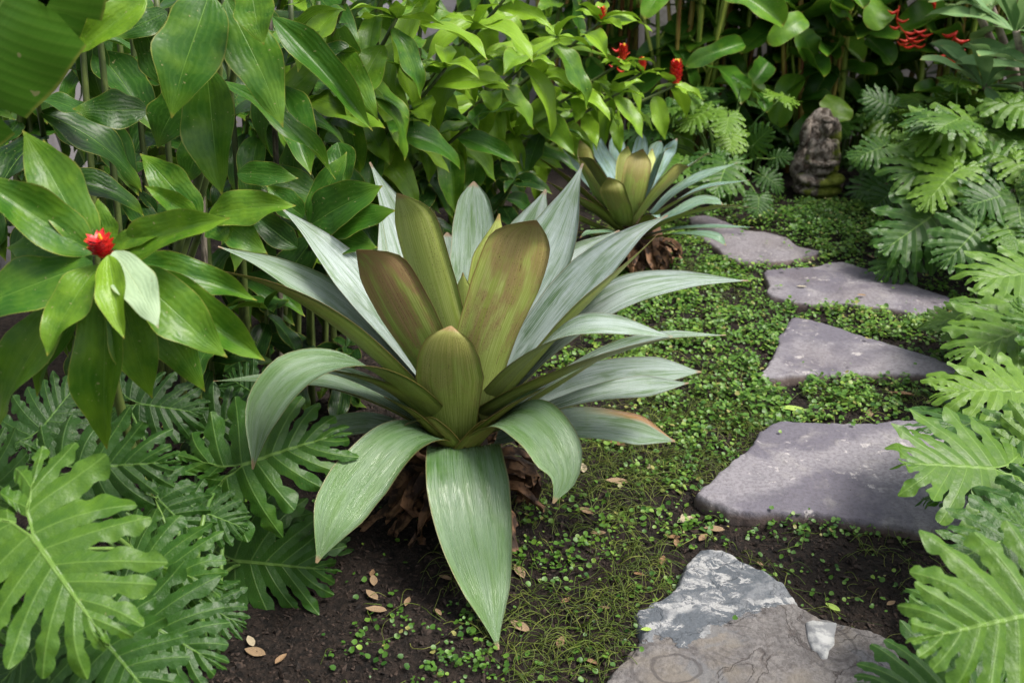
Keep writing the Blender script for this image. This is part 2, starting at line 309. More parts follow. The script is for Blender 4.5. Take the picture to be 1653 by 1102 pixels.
def m_stone(kind):
    s = NT('flagstone_'+kind); p = s.pos(); pxy = s.scale(p, (1, 1, 1))
    off = s.prop('seed'); q = s.n('VectorMath', _operation='ADD', i0=pxy, i1=s.n('CombineXYZ', i0=off, i1=off, i2=0.0))
    big = s.noise(q, 2.6, 5.0, .55, .5); med = s.noise(q, 9.0, 6.0, .62, .6); fine = s.noise(q, 90.0, 5.0, .7)
    c = s.mix(s.step(big, .40, .60), (.140, .130, .158), (.245, .230, .250))
    c = s.mix(s.step(med, .55, .85, 0, .38), c, (.34, .32, .30)); c = s.mix(s.step(med, .42, .2, 0, .4), c, (.105, .10, .12))
    if kind == 'veined':
        q0 = q; q = s.n('VectorMath', _operation='ADD', i0=q0, i1=s.n('VectorMath', _operation='SCALE', i0=s.noise(q0, 26.0, 4.0, .6, o=1), Scale=.035))
        wrp = s.n('VectorMath', _operation='ADD', i0=q, i1=s.n('VectorMath', _operation='SCALE', i0=s.noise(q, 2.2, 2.5, .5, .8, o=1), Scale=.9))
        rings = s.n('TexWave', _o=1, _wave_type='RINGS', _rings_direction='SPHERICAL', Vector=wrp, Scale=2.4, Distortion=4.0, Detail=4.0, Detail__Scale=1.6)
        r2 = s.math('ABSOLUTE', s.math('SUBTRACT', s.noise(wrp, 3.2, 3.0, .5, 1.0), .5))
        c = s.mix(s.step(rings, .2, .8, 0, .4), (.195, .182, .178), (.115, .108, .11)); c = s.mix(s.step(fine, .35, .65, 0, .45), c, (.06, .052, .05)); c = s.mix(s.step(s.noise(q, 38.0, 5.0, .7), .6, .8, 0, .4), c, (.24, .22, .20))
        c = s.mix(s.step(s.noise(q, 3.4, 4.0), .5, .66, 0, .65), c, (.20, .175, .145)); c = s.mix(s.step(s.noise(q, 5.0, 4.0, .6, .5), .56, .66, 0, .6), c, (.155, .16, .172))
        line = s.step(r2, .022, .004); c = s.mix(s.math('MULTIPLY', line, .5), c, (.055, .042, .038))
        line2 = s.step(s.math('ABSOLUTE', s.math('SUBTRACT', s.noise(wrp, 6.5, 4.0, .6, 1.2), .53)), .02, .004); c = s.mix(s.math('MULTIPLY', line2, .35), c, (.07, .055, .05))
        for cu, cv, sq, fr_ in ((700, 545, (1, 1.35, 1), 210.), (420, 690, (1, 1.2, 1), 170.), (1190, 560, (1.5, 1, 1), 150.)):
            cc = G(950+cu/3.005, 850+cv/3.005, .026)
            df = s.n('VectorMath', _operation='SUBTRACT', i0=s.n('VectorMath', _operation='ADD', i0=p, i1=s.n('VectorMath', _operation='SCALE', i0=s.noise(p, 9.0, 4.0, o=1), Scale=.06)), i1=(float(cc[0])+.03, float(cc[1])+.03, float(cc[2])+.03))
            dl = s.n('VectorMath', _o=1, _operation='LENGTH', i0=s.scale(df, (sq[0], sq[1], 0)))
            rg_ = s.step(s.math('SINE', s.math('MULTIPLY', dl, fr_)), .55, .98); mk_ = s.math('MULTIPLY', s.step(dl, .12, .07), s.step(s.noise(q, 12.0, 3.0), .2, .5))
            c = s.mix(s.math('MULTIPLY', s.math('MULTIPLY', rg_, mk_), .6), c, (.062, .055, .055)); c = s.mix(s.step(dl, .022, .012, 0, .4), c, (.24, .215, .185))
        # pale blue-grey layer with chalky lichen on the far half of the stone
        x, y, _ = s.sep(p)
        fr = s.math('ADD', y, s.math('ADD', s.math('MULTIPLY', s.math('SUBTRACT', s.noise(q, 7.0, 5.0), .5), .16), s.math('MULTIPLY', s.math('ABSOLUTE', s.math('SUBTRACT', x, .60)), .35)))
        far = s.step(fr, 1.715, 1.722)
        grey = s.mix(s.step(s.noise(q, 12.0, 6.0, .6, .8), .4, .65), (.105, .118, .135), (.20, .21, .225))
        lich = s.math('MULTIPLY', s.step(s.noise(s.scale(q, (1, 1.5, 1), (0, 0, .5)), 17.0, 9.0, .78, .6), .50, .60), s.step(s.noise(q, 6.5, 2.0), .38, .5))
        grey = s.mix(s.step(fine, .35, .65, 0, .3), grey, (.08, .085, .095)); grey = s.mix(lich, grey, (.37, .37, .37)); grey = s.mix(s.step(s.noise(q, 11.0, 4.0), .80, .88, 0, .6), grey, (.22, .13, .09))
        c = s.mix(far, c, grey); h = s.math('SUBTRACT', s.math('ADD', s.math('MULTIPLY', fine, 1.2), s.math('ADD', s.math('MULTIPLY', far, 1.2), s.math('MULTIPLY', rings, .4))), line)
        return s.finish(c, rough=.8, spec=.2, bump=h, bstr=.8, bdist=.004)
    sp = s.step(s.noise(q, 26.0, 7.0, .7, .4), .64, .74); spm = s.math('MULTIPLY', sp, s.step(s.noise(q, 4.0, 3.0), .5, .6)); c = s.mix(s.math('MULTIPLY', spm, .6), c, (.58, .54, .52))
    c = s.mix(s.step(fine, .4, .7, 0, .45), c, (.09, .08, .09))
    c = s.mix(s.step(s.noise(q, 120.0, 2.0), .94, .98), c, (.04, .035, .035))
    x, y, z = s.sep(p); c = s.mix(s.math('MULTIPLY', s.step(z, .03, .012), .8), c, (.09, .06, .045))
    return s.finish(c, rough=.75, spec=.25, bump=s.math('ADD', fine, s.math('MULTIPLY', med, 2.0)), bstr=.5, bdist=.004)
M['stone'] = m_stone('plain'); M['stonev'] = m_stone('veined')
def m_statue():
    s = NT('mossy_stone'); p = s.coord('Object'); n = s.noise(p, 30.0, 6.0, .65); b = s.noise(p, 9.0, 4.0)
    c = s.mix(s.step(n, .35, .68), (.10, .078, .06), (.40, .34, .29)); x, y, z = s.sep(p)
    mo = s.step(s.math('ADD', s.math('ADD', s.math('MULTIPLY', x, 2.2), s.math('MULTIPLY', z, -1.9)), s.math('MULTIPLY', b, 1.2)), .24, .48)
    c = s.mix(s.math('MULTIPLY', mo, .9), c, s.mix(n, (.09, .13, .008), (.28, .33, .03)))
    return s.finish(c, rough=.9, spec=.2, bump=n, bstr=.9, bdist=.012)
M['statue'] = m_statue()

# ------------------------------------------------------------------ numpy value noise
def vnoise(x, y, f, seed=0):
    r = np.random.default_rng(seed).random((64, 64)); x = np.asarray(x)*f+1000; y = np.asarray(y)*f+1000
    xi = np.floor(x).astype(int); yi = np.floor(y).astype(int); fx = x-xi; fy = y-yi; fx = fx*fx*(3-2*fx); fy = fy*fy*(3-2*fy)
    g = lambda a, b: r[a % 64, b % 64]
    return (g(xi, yi)*(1-fx)+g(xi+1, yi)*fx)*(1-fy)+(g(xi, yi+1)*(1-fx)+g(xi+1, yi+1)*fx)*fy

# ================================================================== SETTING
def gh(x, y): return .012*(vnoise(x, y, 5, 1)-.5)+.014*(vnoise(x, y, 16, 2)-.5)+.007*(vnoise(x, y, 40, 3)-.5)
xs = np.unique(np.r_[-60, -30, -15, -8, -5, np.arange(-3, 3.6, .022), 5, 8, 15, 30, 60]); ys = np.unique(np.r_[-40, -20, -8, -3, -1, np.arange(.5, 6.5, .022), 8, 12, 20, 40, 80])
X, Y = np.meshgrid(xs, ys); Z = gh(X, Y)*((X > -3.1) & (X < 3.7) & (Y > .4) & (Y < 6.6))
o = put('ground', make_mesh('ground', np.stack([X, Y, Z], -1).reshape(-1, 3), grid_faces(len(ys), len(xs)), M['soil'])); o['kind'] = 'structure'

def wall(name, x0, y0, x1, y1, h, t, label, mt='wall'):
    d = nrm(np.array([x1-x0, y1-y0, 0.])); s = np.array([-d[1], d[0], 0])*t; r = thing(name, (x0, y0, 0), label, 'wall')
    def slab(a, b, z0, z1, e, nm):
        q = []
        for z in (z0, z1):
            for k in ((a, -e), (b, -e), (b, 1+e), (a, 1+e)): q.append(np.array([x0, y0, z])+d*k[0]+s*k[1])
        me = make_mesh(nm, q, [(0, 3, 2, 1), (4, 5, 6, 7), (0, 1, 5, 4), (1, 2, 6, 5), (2, 3, 7, 6), (3, 0, 4, 7)], M[mt], smooth=False); put(nm, me, r)
    L = math.hypot(x1-x0, y1-y0); slab(0, L, -.05, h, 0, 'wall_panel'); slab(-.02, L+.02, h, h+.05, .15, 'coping')
wall('garden_wall', -3.2, 6.5, 5.2, 6.2, 1.25, .15, 'pale painted garden wall standing behind the tall heliconia stems')
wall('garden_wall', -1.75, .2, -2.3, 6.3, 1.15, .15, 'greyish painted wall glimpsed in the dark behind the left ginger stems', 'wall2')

# ------------------------------------------------------------------ stepping stones
def c7(l): return [(1080+x/2.885, 600+y/2.885) for x, y in l]
def c5(l): return [(1000+x/2.952, 330+y/2.952) for x, y in l]
def c4(l): return [(950+x/3.005, 850+y/3.005) for x, y in l]
SL = [
 ('stonev', c4([(90,757),(120,700),(190,620),(255,540),(240,440),(245,400),(330,355),(395,320),(430,280),(470,200),(520,130),(545,105),(640,105),(710,135),(780,180),(870,215),(940,265),(990,330),(1040,390),(1140,440),(1320,485),(1430,520),(1480,570),(1520,650),(1540,757),(1500,900),(1300,1050),(900,1100),(400,1080),(150,950)]), .026,
  'nearest stepping stone with swirling brown veins and chalky white lichen'),
 ('stone', c7([(130,555),(170,520),(270,430),(365,355),(420,280),(480,235),(560,225),(700,235),(850,235),(960,235),(1100,220),(1250,235),(1330,250),(1345,340),(1400,500),(1420,600),(1400,700),(1340,720),(1200,730),(1060,710),(900,690),(760,665),(650,652),(520,650),(400,650),(300,640),(200,605),(150,580)]), .034,
  'large purplish grey stepping stone, second nearest, its front edge raised above soil'),
 ('stone', c5([(665,820),(690,780),(740,700),(755,660),(750,625),(790,590),(800,560),(830,535),(900,545),(1000,570),(1150,620),(1300,665),(1450,710),(1600,765),(1653,790),(1660,810),(1400,808),(1200,805),(1000,808),(850,812),(720,825)]), .028,
  'triangular stepping stone tapering to a point at right, third nearest'),
 ('stone', c5([(695,312),(800,300),(930,295),(1000,275),(1070,272),(1130,290),(1300,345),(1450,400),(1560,435),(1610,470),(1560,490),(1400,520),(1330,500),(1200,485),(1050,470),(940,475),(840,465),(740,440),(700,415),(710,380),(695,340)]), .026,
  'long grey stepping stone carrying one pale fallen leaf, fourth nearest'),
 ('stone', c5([(400,165),(360,120),(330,60),(420,50),(520,85),(600,120),(700,130),(800,155),(850,195),(970,225),(930,240),(800,265),(650,275),(570,270),(500,245),(470,210)]), .024,
  'farthest stepping stone, half hidden by the leaf tips of the rear bromeliad')]
POLY = []
for i, (mk, pl, h, lab) in enumerate(SL):
    w_ = np.array([G(u, v, h)[:2] for u, v in pl]); POLY.append(w_)
    # densify with smoothing and a chipped edge
    n = len(w_); dense = []
    for k in range(n):
        p0, p1, p2, p3 = w_[k-1], w_[k], w_[(k+1) % n], w_[(k+2) % n]
        for t in np.linspace(0, 1, 9)[:-1]:
            cr = .5*((2*p1)+(-p0+p2)*t+(2*p0-5*p1+4*p2-p3)*t*t+(-p0+3*p1-3*p2+p3)*t**3); dense.append(.55*cr+.45*(p1+(p2-p1)*t))
    dense = np.array(dense); dense = dense + np.stack([vnoise(dense[:, 0], dense[:, 1], 60, 5+i)-.5, vnoise(dense[:, 1], dense[:, 0], 60, 9+i)-.5], 1)*.009
    area = .5*np.sum(dense[:, 0]*np.roll(dense[:, 1], -1)-np.roll(dense[:, 0], -1)*dense[:, 1])
    if area < 0: dense = dense[::-1]
    tg = nrm(np.roll(dense, -3, 0)-np.roll(dense, 3, 0)); nn = np.stack([tg[:, 1], -tg[:, 0]], 1); K = len(dense)
    rings = []
    jz = (vnoise(dense[:, 0], dense[:, 1], 35, 3)-.5)*.006
    for off, z in ((.004, -.03), (.006, h*.35), (.0, h-.009), (-.002, h-.004), (-.006, h-.001), (-.014, h)):
        q = dense+nn*off; rings.append(np.column_stack([q, np.full(K, z)+(jz if -.02 < z < h-.002 else 0)]))
    # inner surface: clip a jittered grid to the polygon with a Delaunay fill for slightly uneven top
    from mathutils.geometry import delaunay_2d_cdt
    inner = dense-nn*.014; mn, mx = inner.min(0), inner.max(0); gx, gy = np.meshgrid(np.arange(mn[0], mx[0], .028), np.arange(mn[1], mx[1], .028)); gp = np.stack([gx.ravel(), gy.ravel()], 1)+rng.uniform(-.006, .006, (gx.size, 2))
    def inside(poly, q):
        c = np.zeros(len(q), bool); j = len(poly)-1
        for a in range(len(poly)):
            xi, yi = poly[a]; xj, yj = poly[j]
            c ^= ((yi > q[:, 1]) != (yj > q[:, 1])) & (q[:, 0] < (xj-xi)*(q[:, 1]-yi)/((yj-yi)+1e-12)+xi); j = a
        return c
    gp = gp[inside(dense-nn*.03, gp)]
    vv, ee, ff, *_ = delaunay_2d_cdt([Vector(p) for p in np.vstack([inner, gp])], [], [list(range(K))], 1, 1e-5)
    V = np.vstack(rings[:-1]); F = []
    for r in range(5-1):
        for k in range(K): F.append((r*K+k, r*K+(k+1) % K, (r+1)*K+(k+1) % K, (r+1)*K+k))
    b0 = 4*K; off = len(V)
    tz = [h+.007*(float(vnoise(p.x, p.y, 7, 21+i))-.5)*min(1, max(0, np.min(np.linalg.norm(dense-np.array(p[:]), axis=1))-.012)/.05) for p in vv]
    V = np.vstack([V, [(p.x, p.y, z) for p, z in zip(vv, tz)]])
    F += [tuple(off+a for a in f) for f in ff]
    F += [(b0+k, b0+(k+1) % K, off+(k+1) % K, off+k) for k in range(K)]
    loc = np.array([*dense.mean(0), 0.]); V = V-loc
    o = put('stepping_stone', make_mesh('stepping_stone', V, F, M[mk], merge=1e-6), None, Matrix.Translation(loc), seed=float(i)*3.7+.4)
    tag(o, lab, 'stepping stone', 'stepping stones of the garden path')
pp = np.array([G(u, v, .03)[:2] for u, v in c4([(1052,462),(1085,455),(1150,458),(1202,470),(1200,520),(1192,565),(1170,600),(1160,638),(1132,638),(1110,612),(1085,592),(1062,555),(1060,510)])]); pc_ = pp.mean(0); sob = next(o for o in col.objects if o.get('label', '').startswith('nearest stepping'))
pp = np.vstack([pc_+(p-pc_)*(1+.06*math.sin(i*2.7)) for i, p in enumerate(pp)]); pv = np.vstack([np.column_stack([pp, np.full(len(pp), .024)]), np.column_stack([pc_+(pp-pc_)*.93, np.full(len(pp), .0335)]), [[pc_[0], pc_[1], .0345]]]); kk_ = len(pp)
put('pale_patch', make_mesh('pale_patch', pv-np.array([sob.location.x, sob.location.y, 0]), [(i, (i+1) % kk_, kk_+(i+1) % kk_, kk_+i) for i in range(kk_)]+[(kk_+i, kk_+(i+1) % kk_, 2*kk_) for i in range(kk_)], m_simple('pale_stone_patch', (.22, .225, .235), (.46, .46, .45), 30, .85, .6)), None).parent = sob
def in_slab(q, m=0.0):
    r = np.zeros(len(q), bool)
    for pl in POLY:
        c = pl.mean(0); r |= inside(c+(pl-c)*(1+m), q)
    return r

# ------------------------------------------------------------------ leaf builders
def broad_mesh(name, mat, seed, hw=.18, bend=.6, fold=.25, wave=.03, tipc=.3, n=20, m=9, prof='acum', tear=0):
    r = np.random.default_rng(seed); s = np.linspace(0, 1, n); x = np.linspace(-1, 1, m)
    if prof == 'acum': w = np.sin(np.pi*np.clip(s, 0, 1)**.82)**.75*(1-.35*s**3); w = w*np.where(s > .86, .55+.45*(1-(s-.86)/.14), 1)
    elif prof == 'oblong': w = np.minimum(1, (s/.16+.02)**.6)*np.clip(1-((s-.62).clip(0)/.38)**2.4, 0, 1)**.6
    else: w = (s**.75)*np.clip(1-s**4, 0, 1)**.6*1.1            # obovate
    w = w/w.max()*hw; w[0] = max(w[0], .012); w[-1] = .002
    th = bend*(s-.15)**1.3*np.sign(s-.15) if False else bend*np.clip(s-.1, 0, 1)+tipc*np.clip(s-.8, 0, 1)*4*.25
    dy = np.cos(th); dz = -np.sin(th); yy = np.r_[0, np.cumsum((dy[1:]+dy[:-1])/2)]/(n-1); zz = np.r_[0, np.cumsum((dz[1:]+dz[:-1])/2)]/(n-1)
    ph = r.uniform(0, 6, 4); V = []; UV = []
    sway = .025*np.sin(s*3.2+ph[0])*s
    for i in range(n):
        ww = w[i]*(1+.05*math.sin(11*s[i]+ph[1]))
        for xx in x:
            f = fold*abs(xx)*w[i]+.5*fold*w[i]*(xx*xx)*math.sin(4*s[i]+ph[2])
            f += wave*abs(xx)**2*math.sin((7 if xx > 0 else 8.3)*s[i]*1.6+(ph[3] if xx > 0 else ph[2]))*min(1, 4*s[i])*min(1, 5*(1-s[i]))
            wl = ww*(1+(.06*math.sin(17*s[i]+ph[2]) if abs(xx) > .99 and xx > 0 else 0))
            V.append((sway[i]+xx*wl*math.cos(fold*.8), yy[i]+f*math.sin(th[i]), zz[i]+f*math.cos(th[i]))); UV.append((xx, s[i]))
    V = np.array(V); F = grid_faces(n, m)
    L = np.linalg.norm(V[(n-1)*m+m//2]-V[m//2]); tip = V[(n-1)*m+m//2]
    ang = math.atan2(-tip[2], tip[1]); c, s_ = math.cos(ang), math.sin(ang)      # rotate chord onto +Y
    Vy = V[:, 1]*c-V[:, 2]*s_; Vz = V[:, 1]*s_+V[:, 2]*c; V[:, 1], V[:, 2] = Vy/L, Vz/L
    V[:, 0] -= tip[0]*V[:, 1]
    return make_mesh(name, V, F, mat, uv=UV)
def frame(base, tip, nhint, wscale=1.0):
    base = np.asarray(base, float); tip = np.asarray(tip, float); y = tip-base; L = np.linalg.norm(y); y = y/L
    z = np.asarray(nhint, float); z = z-np.dot(z, y)*y; z = nrm(z); x = np.cross(y, z)
    return Matrix(((x[0]*L*wscale, y[0]*L, z[0]*L, base[0]), (x[1]*L*wscale, y[1]*L, z[1]*L, base[1]), (x[2]*L*wscale, y[2]*L, z[2]*L, base[2]), (0, 0, 0, 1)))
GL = [broad_mesh('ginger_leaf', M['ginger'], 10+i, hw=.19, bend=[.5, .9, 1.2, .3, .7, 1.4, .2, .8][i], fold=[.2, .35, .15, .5, .3, .45, .1, .6][i], wave=[.03, .02, .04, .03, .045, .02, .035, .03][i]) for i in range(8)]
HL = [broad_mesh('heliconia_leaf', M['heliconia'], 30+i, hw=.22, bend=[.5, .9, 1.3, .3, .8][i], fold=[.3, .5, .2, .6, .35][i], wave=.02, prof='oblong', n=24) for i in range(5)]
PLm = [broad_mesh('plumeria_leaf', M['plumeria'], 50+i, hw=.15, bend=[.3, .6, .9][i], fold=[.3, .5, .2][i], wave=.012, prof='obovate') for i in range(3)]
def leaf(parent, meshes, base, tip, nh, wpx=None, wm=None, tone=.5, name='leaf', var=None, label=None):
    me = meshes[var % len(meshes)] if var is not None else random.choice(meshes)
    L = np.linalg.norm(np.asarray(tip)-np.asarray(base)); hw = max(v.co.x for v in me.vertices) if False else {'g': .19, 'h': .22, 'p': .15, 'b': .3}[me.name[0]]
    ws = 1.0
    if wpx is not None: ws = (m_of(wpx/2, (np.asarray(base)+np.asarray(tip))/2)/L)/hw
    if wm is not None: ws = wm
    if tone >= 1.6:
        me = me.copy(); me.materials[0] = M['pale']; tone = .5
    o = put(name, me, parent, frame(base, tip, nh, ws), tone=float(tone), seed=random.uniform(0, 50))
    if label: o['label'] = label
    return o

# split philodendron leaf: one sheet of lobes grown from a midrib and two rear ribs
def philo_mesh(seed, fold=.22, droop=.35, nm='philodendron_leaf'):
    r = np.random.default_rng(seed)
    def seq():
        L = [(0, .95, 0, .17, 0)]
        oy = [.85, .70, .55, .40, .25, .10]; an = [27, 39, 48, 57, 68, 82]; le = [.29, .46, .59, .69, .75, .75]
        for a, b, c in zip(oy, an, le): L.append((0, a+r.uniform(-.01, .01), b+r.uniform(-5, 5), c*r.uniform(.78, 1.1), r.uniform(2, 28)))
        ra = R(146); rx, ry = math.sin(ra), math.cos(ra)
        for q, a, c in zip([.08, .23], [98, 120], [.62, .46]): L.append((rx*q, ry*q, a+r.uniform(-3, 3), c*r.uniform(.9, 1.06), 16))
        L.append((rx*.38, ry*.38, 146, .26, 0))
        for q, a, c in zip([.27, .12], [176, 196], [.27, .18]): L.append((rx*q, ry*q, a, c*r.uniform(.85, 1.1), -14))
        L.append((0, -.005, 205, .03, 0))
        return L
    def cp(p, t):
        a = R(p[2]-p[4]*t*.5); return np.array([p[0]+p[3]*t*math.sin(a), p[1]+p[3]*t*math.cos(a)])
    T = np.array([0, .12, .24, .31, .35, .39, .43, .47, .52, .57, .62, .67, .72, .77, .82, .87, .91, .95, .99])
    V = []; F = []; UV = []
    for sx in (1, -1):
        L = seq(); B = [tuple((a+b)/2 for a, b in zip(L[k], L[k+1])) for k in range(len(L)-1)]
        ts = [r.uniform(.32, .52) for _ in B]; ts[0] = .34; ts[1] = .42
        for k in range(len(L)-1):
            c = L[k]; bl = B[k-1] if k > 0 else None; br_ = B[k]; tilt = r.uniform(-.45, .40); ph = r.uniform(0, 6, 2); amp = r.uniform(.14, .30); fr = r.uniform(14, 30); twk = r.uniform(-.35, .35)
            cols = (0, .35, .7, 1.) if k == 0 else (-1., -.7, -.35, 0, .35, .7, 1.)
            base = len(V); m = len(cols)
            for ti, t in enumerate(T):
                ct = cp(c, t)
                for x in cols:
                    if x == 0: p = ct; e = 0
                    else:
                        b = br_ if x > 0 else bl; tb = ts[k] if x > 0 else ts[k-1]; edge = cp(b, min(t, 1))
                        if t <= tb: w_ = 1.
                        else:
                            q = (t-tb)/(1-tb); w_ = 1-.25*min(1, (t-tb)/.06)-.02*q
                            w_ *= 1+amp*(abs(math.sin(fr*.5*t+ph[0 if x > 0 else 1]))*2-1)*min(1, q*4)
                            if t > .72: w_ *= math.sqrt(max(0, 1-((t-.72)/.275)**2.2))
                        gap = np.linalg.norm(edge-ct); mxw = max(.065, .11*c[3]+.01) if t > tb else 9
                        if t > tb:
                            lim = np.linalg.norm(cp(b, tb)-cp(c, tb))*1.22; w_ *= min(1, lim/max(gap, 1e-6))
                        p = ct+(edge-ct)*w_*abs(x); e = abs(x)*gap*w_
                    d = np.linalg.norm(p-ct)
                    xx, yy = p
                    tb = ts[k] if x >= 0 else ts[k-1]
                    z = -fold*d-.10*xx*xx*2-droop*.35*max(yy, 0)**2-.18*min(yy, 0)**2+tilt*max(0, t-.42)**2*.9+twk*d*np.sign(x)*max(0, t-.5)*1.6
                    z += .03*math.sin(9*yy+seed)*abs(xx)+.022*math.sin(fr*1.1*t+ph[0])*(e/.06)*max(0, t-.3)+.10*abs(xx)*(.5-abs(xx))
                    V.append((sx*xx, yy, z)); UV.append((d, t*c[3] if k > 0 else (0 if abs(xx) < .001 else t*.17)+.03*(t > .5)))
            F += grid_faces(len(T), m, base, flip=(sx > 0))
    V = np.array(V); L_ = 1.12; V[:, 1] /= L_; V[:, 0] /= L_; V[:, 2] /= L_
    return make_mesh(nm, V, F, M['philo'], uv=UV, merge=1e-5)
PH = [philo_mesh(60+i, fold=[.2, .3, .15, .35, .25, .4][i], droop=[.3, .6, .15, .8, .45, .2][i]) for i in range(6)]
PH += [philo_mesh(160+i, fold=random.uniform(.12, .42), droop=random.uniform(.1, .8)) for i in range(8)]
PHfix = []
for me in PH:                                           # flip so that +Z is the upper face
    me.update()

def pleaf(parent, base, tip, nh, tone=.5, ws=1.0, root=None, var=None, rad=.0045, thick=None):
    me = PH[var % 6] if var is not None else random.choice(PH)
    o = put('leaf', me, parent, frame(base, tip, nh, ws), tone=float(tone), seed=random.uniform(0, 50))
    if root is not None:
        L = np.linalg.norm(np.asarray(tip)-np.asarray(base)); b = np.asarray(base, float); y = nrm(np.asarray(tip, float)-b); z = nrm(np.asarray(nh, float)-np.dot(nh, y)*y)
        root = np.asarray(root, float); mid = (b+root)/2+np.array([0, 0, .10])+(b-root)*np.array([-.12, -.12, 0])
        rr = max(rad*.8, L*.018)
        v, f, uv = tube([b-z*rr*.8+y*L*.04, b-z*L*.10-y*L*.1, mid, root], [rr*.7, rr, rr*1.3, rr*1.6], 6, 12)
        put('leaf_stalk', make_mesh('leaf_stalk', v, f, M['stalk'], uv=uv), parent)
    return o

# ================================================================== BROMELIADS
def strap(parent, pts, hw_px, twist=(0, 0), bloom=.8, brown=.3, light=.3, rim=0., chan=.35, tipform='acute', axis=None, name='leaf', blue=0., rd=None, mats=None, label=None, w0=.75, peak=.5):
    W = np.array([P(*p) for p in pts]); n, m = 34, 9
    C = spline(W, n); T = nrm(np.gradient(C, axis=0)); s = np.linspace(0, 1, n)
    ax = np.array(axis); r = (C[-1]-ax) if rd is None else np.array([rd[0], rd[1], 0.]); r[2] = 0; r = nrm(r); side0 = np.array([-r[1], r[0], 0.])
    S = nrm(side0-(T@side0)[:, None]*T)
    N = np.cross(T, S); tw = np.radians(np.interp(s, [0, 1], twist))[:, None]
    S2 = S*np.cos(tw)+N*np.sin(tw); N2 = np.cross(T, S2)
    mid = C[n//2]; hw = m_of(hw_px, mid)
    w = np.interp(s, [0, peak, .8, 1], [w0, 1, .86, .5] if tipform != 'abrupt' else [w0, 1, .96, .80])
    k = {'abrupt': .855, 'acute': .80, 'round': .88, 'long': .62, 'taper': .42}[tipform]
    w = w*np.where(s > k, np.clip(1-((s-k)/(1-k))**({'abrupt': 2.1, 'acute': 1.5, 'round': 2.6, 'long': 1.25, 'taper': 2.15}[tipform]), 0, 1), 1); w = np.maximum(w, np.where(s > k, .05*(1-s)/(1-k)+.035, .015))*hw
    if tipform == 'abrupt': C = C-N2*(hw*.55*np.clip((s-.90)/.10, 0, 1)**1.6)[:, None]
    x = np.linspace(-1, 1, m); V = []; UV = []; rr = np.random.default_rng(int(abs(pts[-1][0])*7+abs(pts[-1][1])))
    ph = rr.uniform(0, 6, 3); ch = chan*(1-.45*s)
    for layer, sg in ((0, 1), (1, -1)):
        for i in range(n):
            th = .0016+.0022*(1-s[i])
            for xx in x:
                a = xx*ch[i]*1.6; cx = math.sin(a)/max(ch[i]*1.6, .02); cz = (1-math.cos(a))/max(ch[i]*1.6, .02)
                e = .035*math.sin(9*s[i]+ph[0]+(2 if xx > 0 else 0))*xx*xx+.012*math.sin(14*xx+ph[1])
                p = C[i]+S2[i]*w[i]*cx+N2[i]*w[i]*(cz+e)+N2[i]*sg*th*(1-xx*xx*.8)*.5
                V.append(p); UV.append((xx, s[i]))
    F = grid_faces(n, m, 0); F2 = grid_faces(n, m, n*m, True); F3 = []
    for i in range(n-1):
        F3.append((i*m, (i+1)*m, n*m+(i+1)*m, n*m+i*m)); F3.append((n*m+i*m+m-1, n*m+(i+1)*m+m-1, (i+1)*m+m-1, i*m+m-1))
    me = make_mesh('strap_leaf', V, [f[::-1] for f in F]+[f[::-1] for f in F2]+F3, mats or [M['btop'], M['bund']], uv=UV, midx=[0]*len(F)+[1]*(len(F2)+len(F3)))
    o = put(name, me, parent, None, blue=float(blue), bloom=float(bloom), brown=float(brown), light=float(light), rim=float(rim), seed=float(rr.uniform(0, 40)))
    if label: o['label'] = label
    return o

BX = P(745, 760, 2.08)
b1 = thing('bromeliad', (BX[0], 2.08, 0), 'huge bromeliad with broad silvery green strap leaves in the foreground', 'bromeliad', 'giant bromeliads beside the path')
ax1 = (BX[0], 2.08, .2)
def B1(pts, hw, **k): return strap(b1, pts, hw, axis=ax1, **k)
# rear, upper face seen
B1([(765,640,2.14),(762,500,2.24),(765,390,2.33),(765,293,2.38)], 41, bloom=.62, tipform='round', chan=.3, rd=(0,1))
B1([(735,650,2.12),(700,500,2.24),(655,380,2.33),(597,262,2.38)], 46, bloom=1., tipform='long', chan=.4, rd=(-.25,1))
B1([(735,640,2.13),(690,520,2.28),(650,430,2.40),(612,345,2.48)], 38, bloom=1., rd=(-.3,1))
B1([(775,640,2.13),(830,500,2.26),(895,380,2.36),(941,264,2.42)], 56, bloom=1., tipform='long', chan=.4, rd=(.35,1))
B1([(775,640,2.15),(815,500,2.36),(850,400,2.46),(881,306,2.52)], 46, bloom=.95, tipform='acute', rd=(.25,1))
B1([(755,640,2.15),(735,540,2.35),(725,450,2.45),(722,375,2.5)], 38, bloom=.9, tipform='round')
# right side
B1([(790,650,2.10),(880,535,2.14),(970,430,2.17),(1030,375,2.18),(1078,348,2.18)], 47, bloom=1., twist=(10,40), chan=.55, tipform='long')
B1([(780,640,2.12),(850,520,2.28),(930,430,2.38),(1000,372,2.42)], 40, bloom=1., twist=(0,20))
B1([(800,665,2.10),(900,555,2.10),(1000,482,2.10),(1100,455,2.10),(1208,453,2.08)], 40, bloom=1., twist=(5,32), chan=.5, tipform='long')
B1([(790,650,2.08),(850,585,1.98),(920,535,1.92),(990,527,1.90),(1090,545,1.90)], 42, light=.5, bloom=.9, twist=(-32,28), chan=.4, tipform='long', brown=.1)
B1([(790,670,2.06),(880,620,1.98),(980,575,1.92),(1080,545,1.90),(1172,541,1.90)], 45, light=.5, bloom=.85, twist=(-30,5), chan=.5, tipform='long', brown=.3)
B1([(800,690,2.08),(880,640,2.10),(980,608,2.12),(1060,600,2.12),(1132,600,2.12)], 33, bloom=.85, twist=(5,35), tipform='acute')
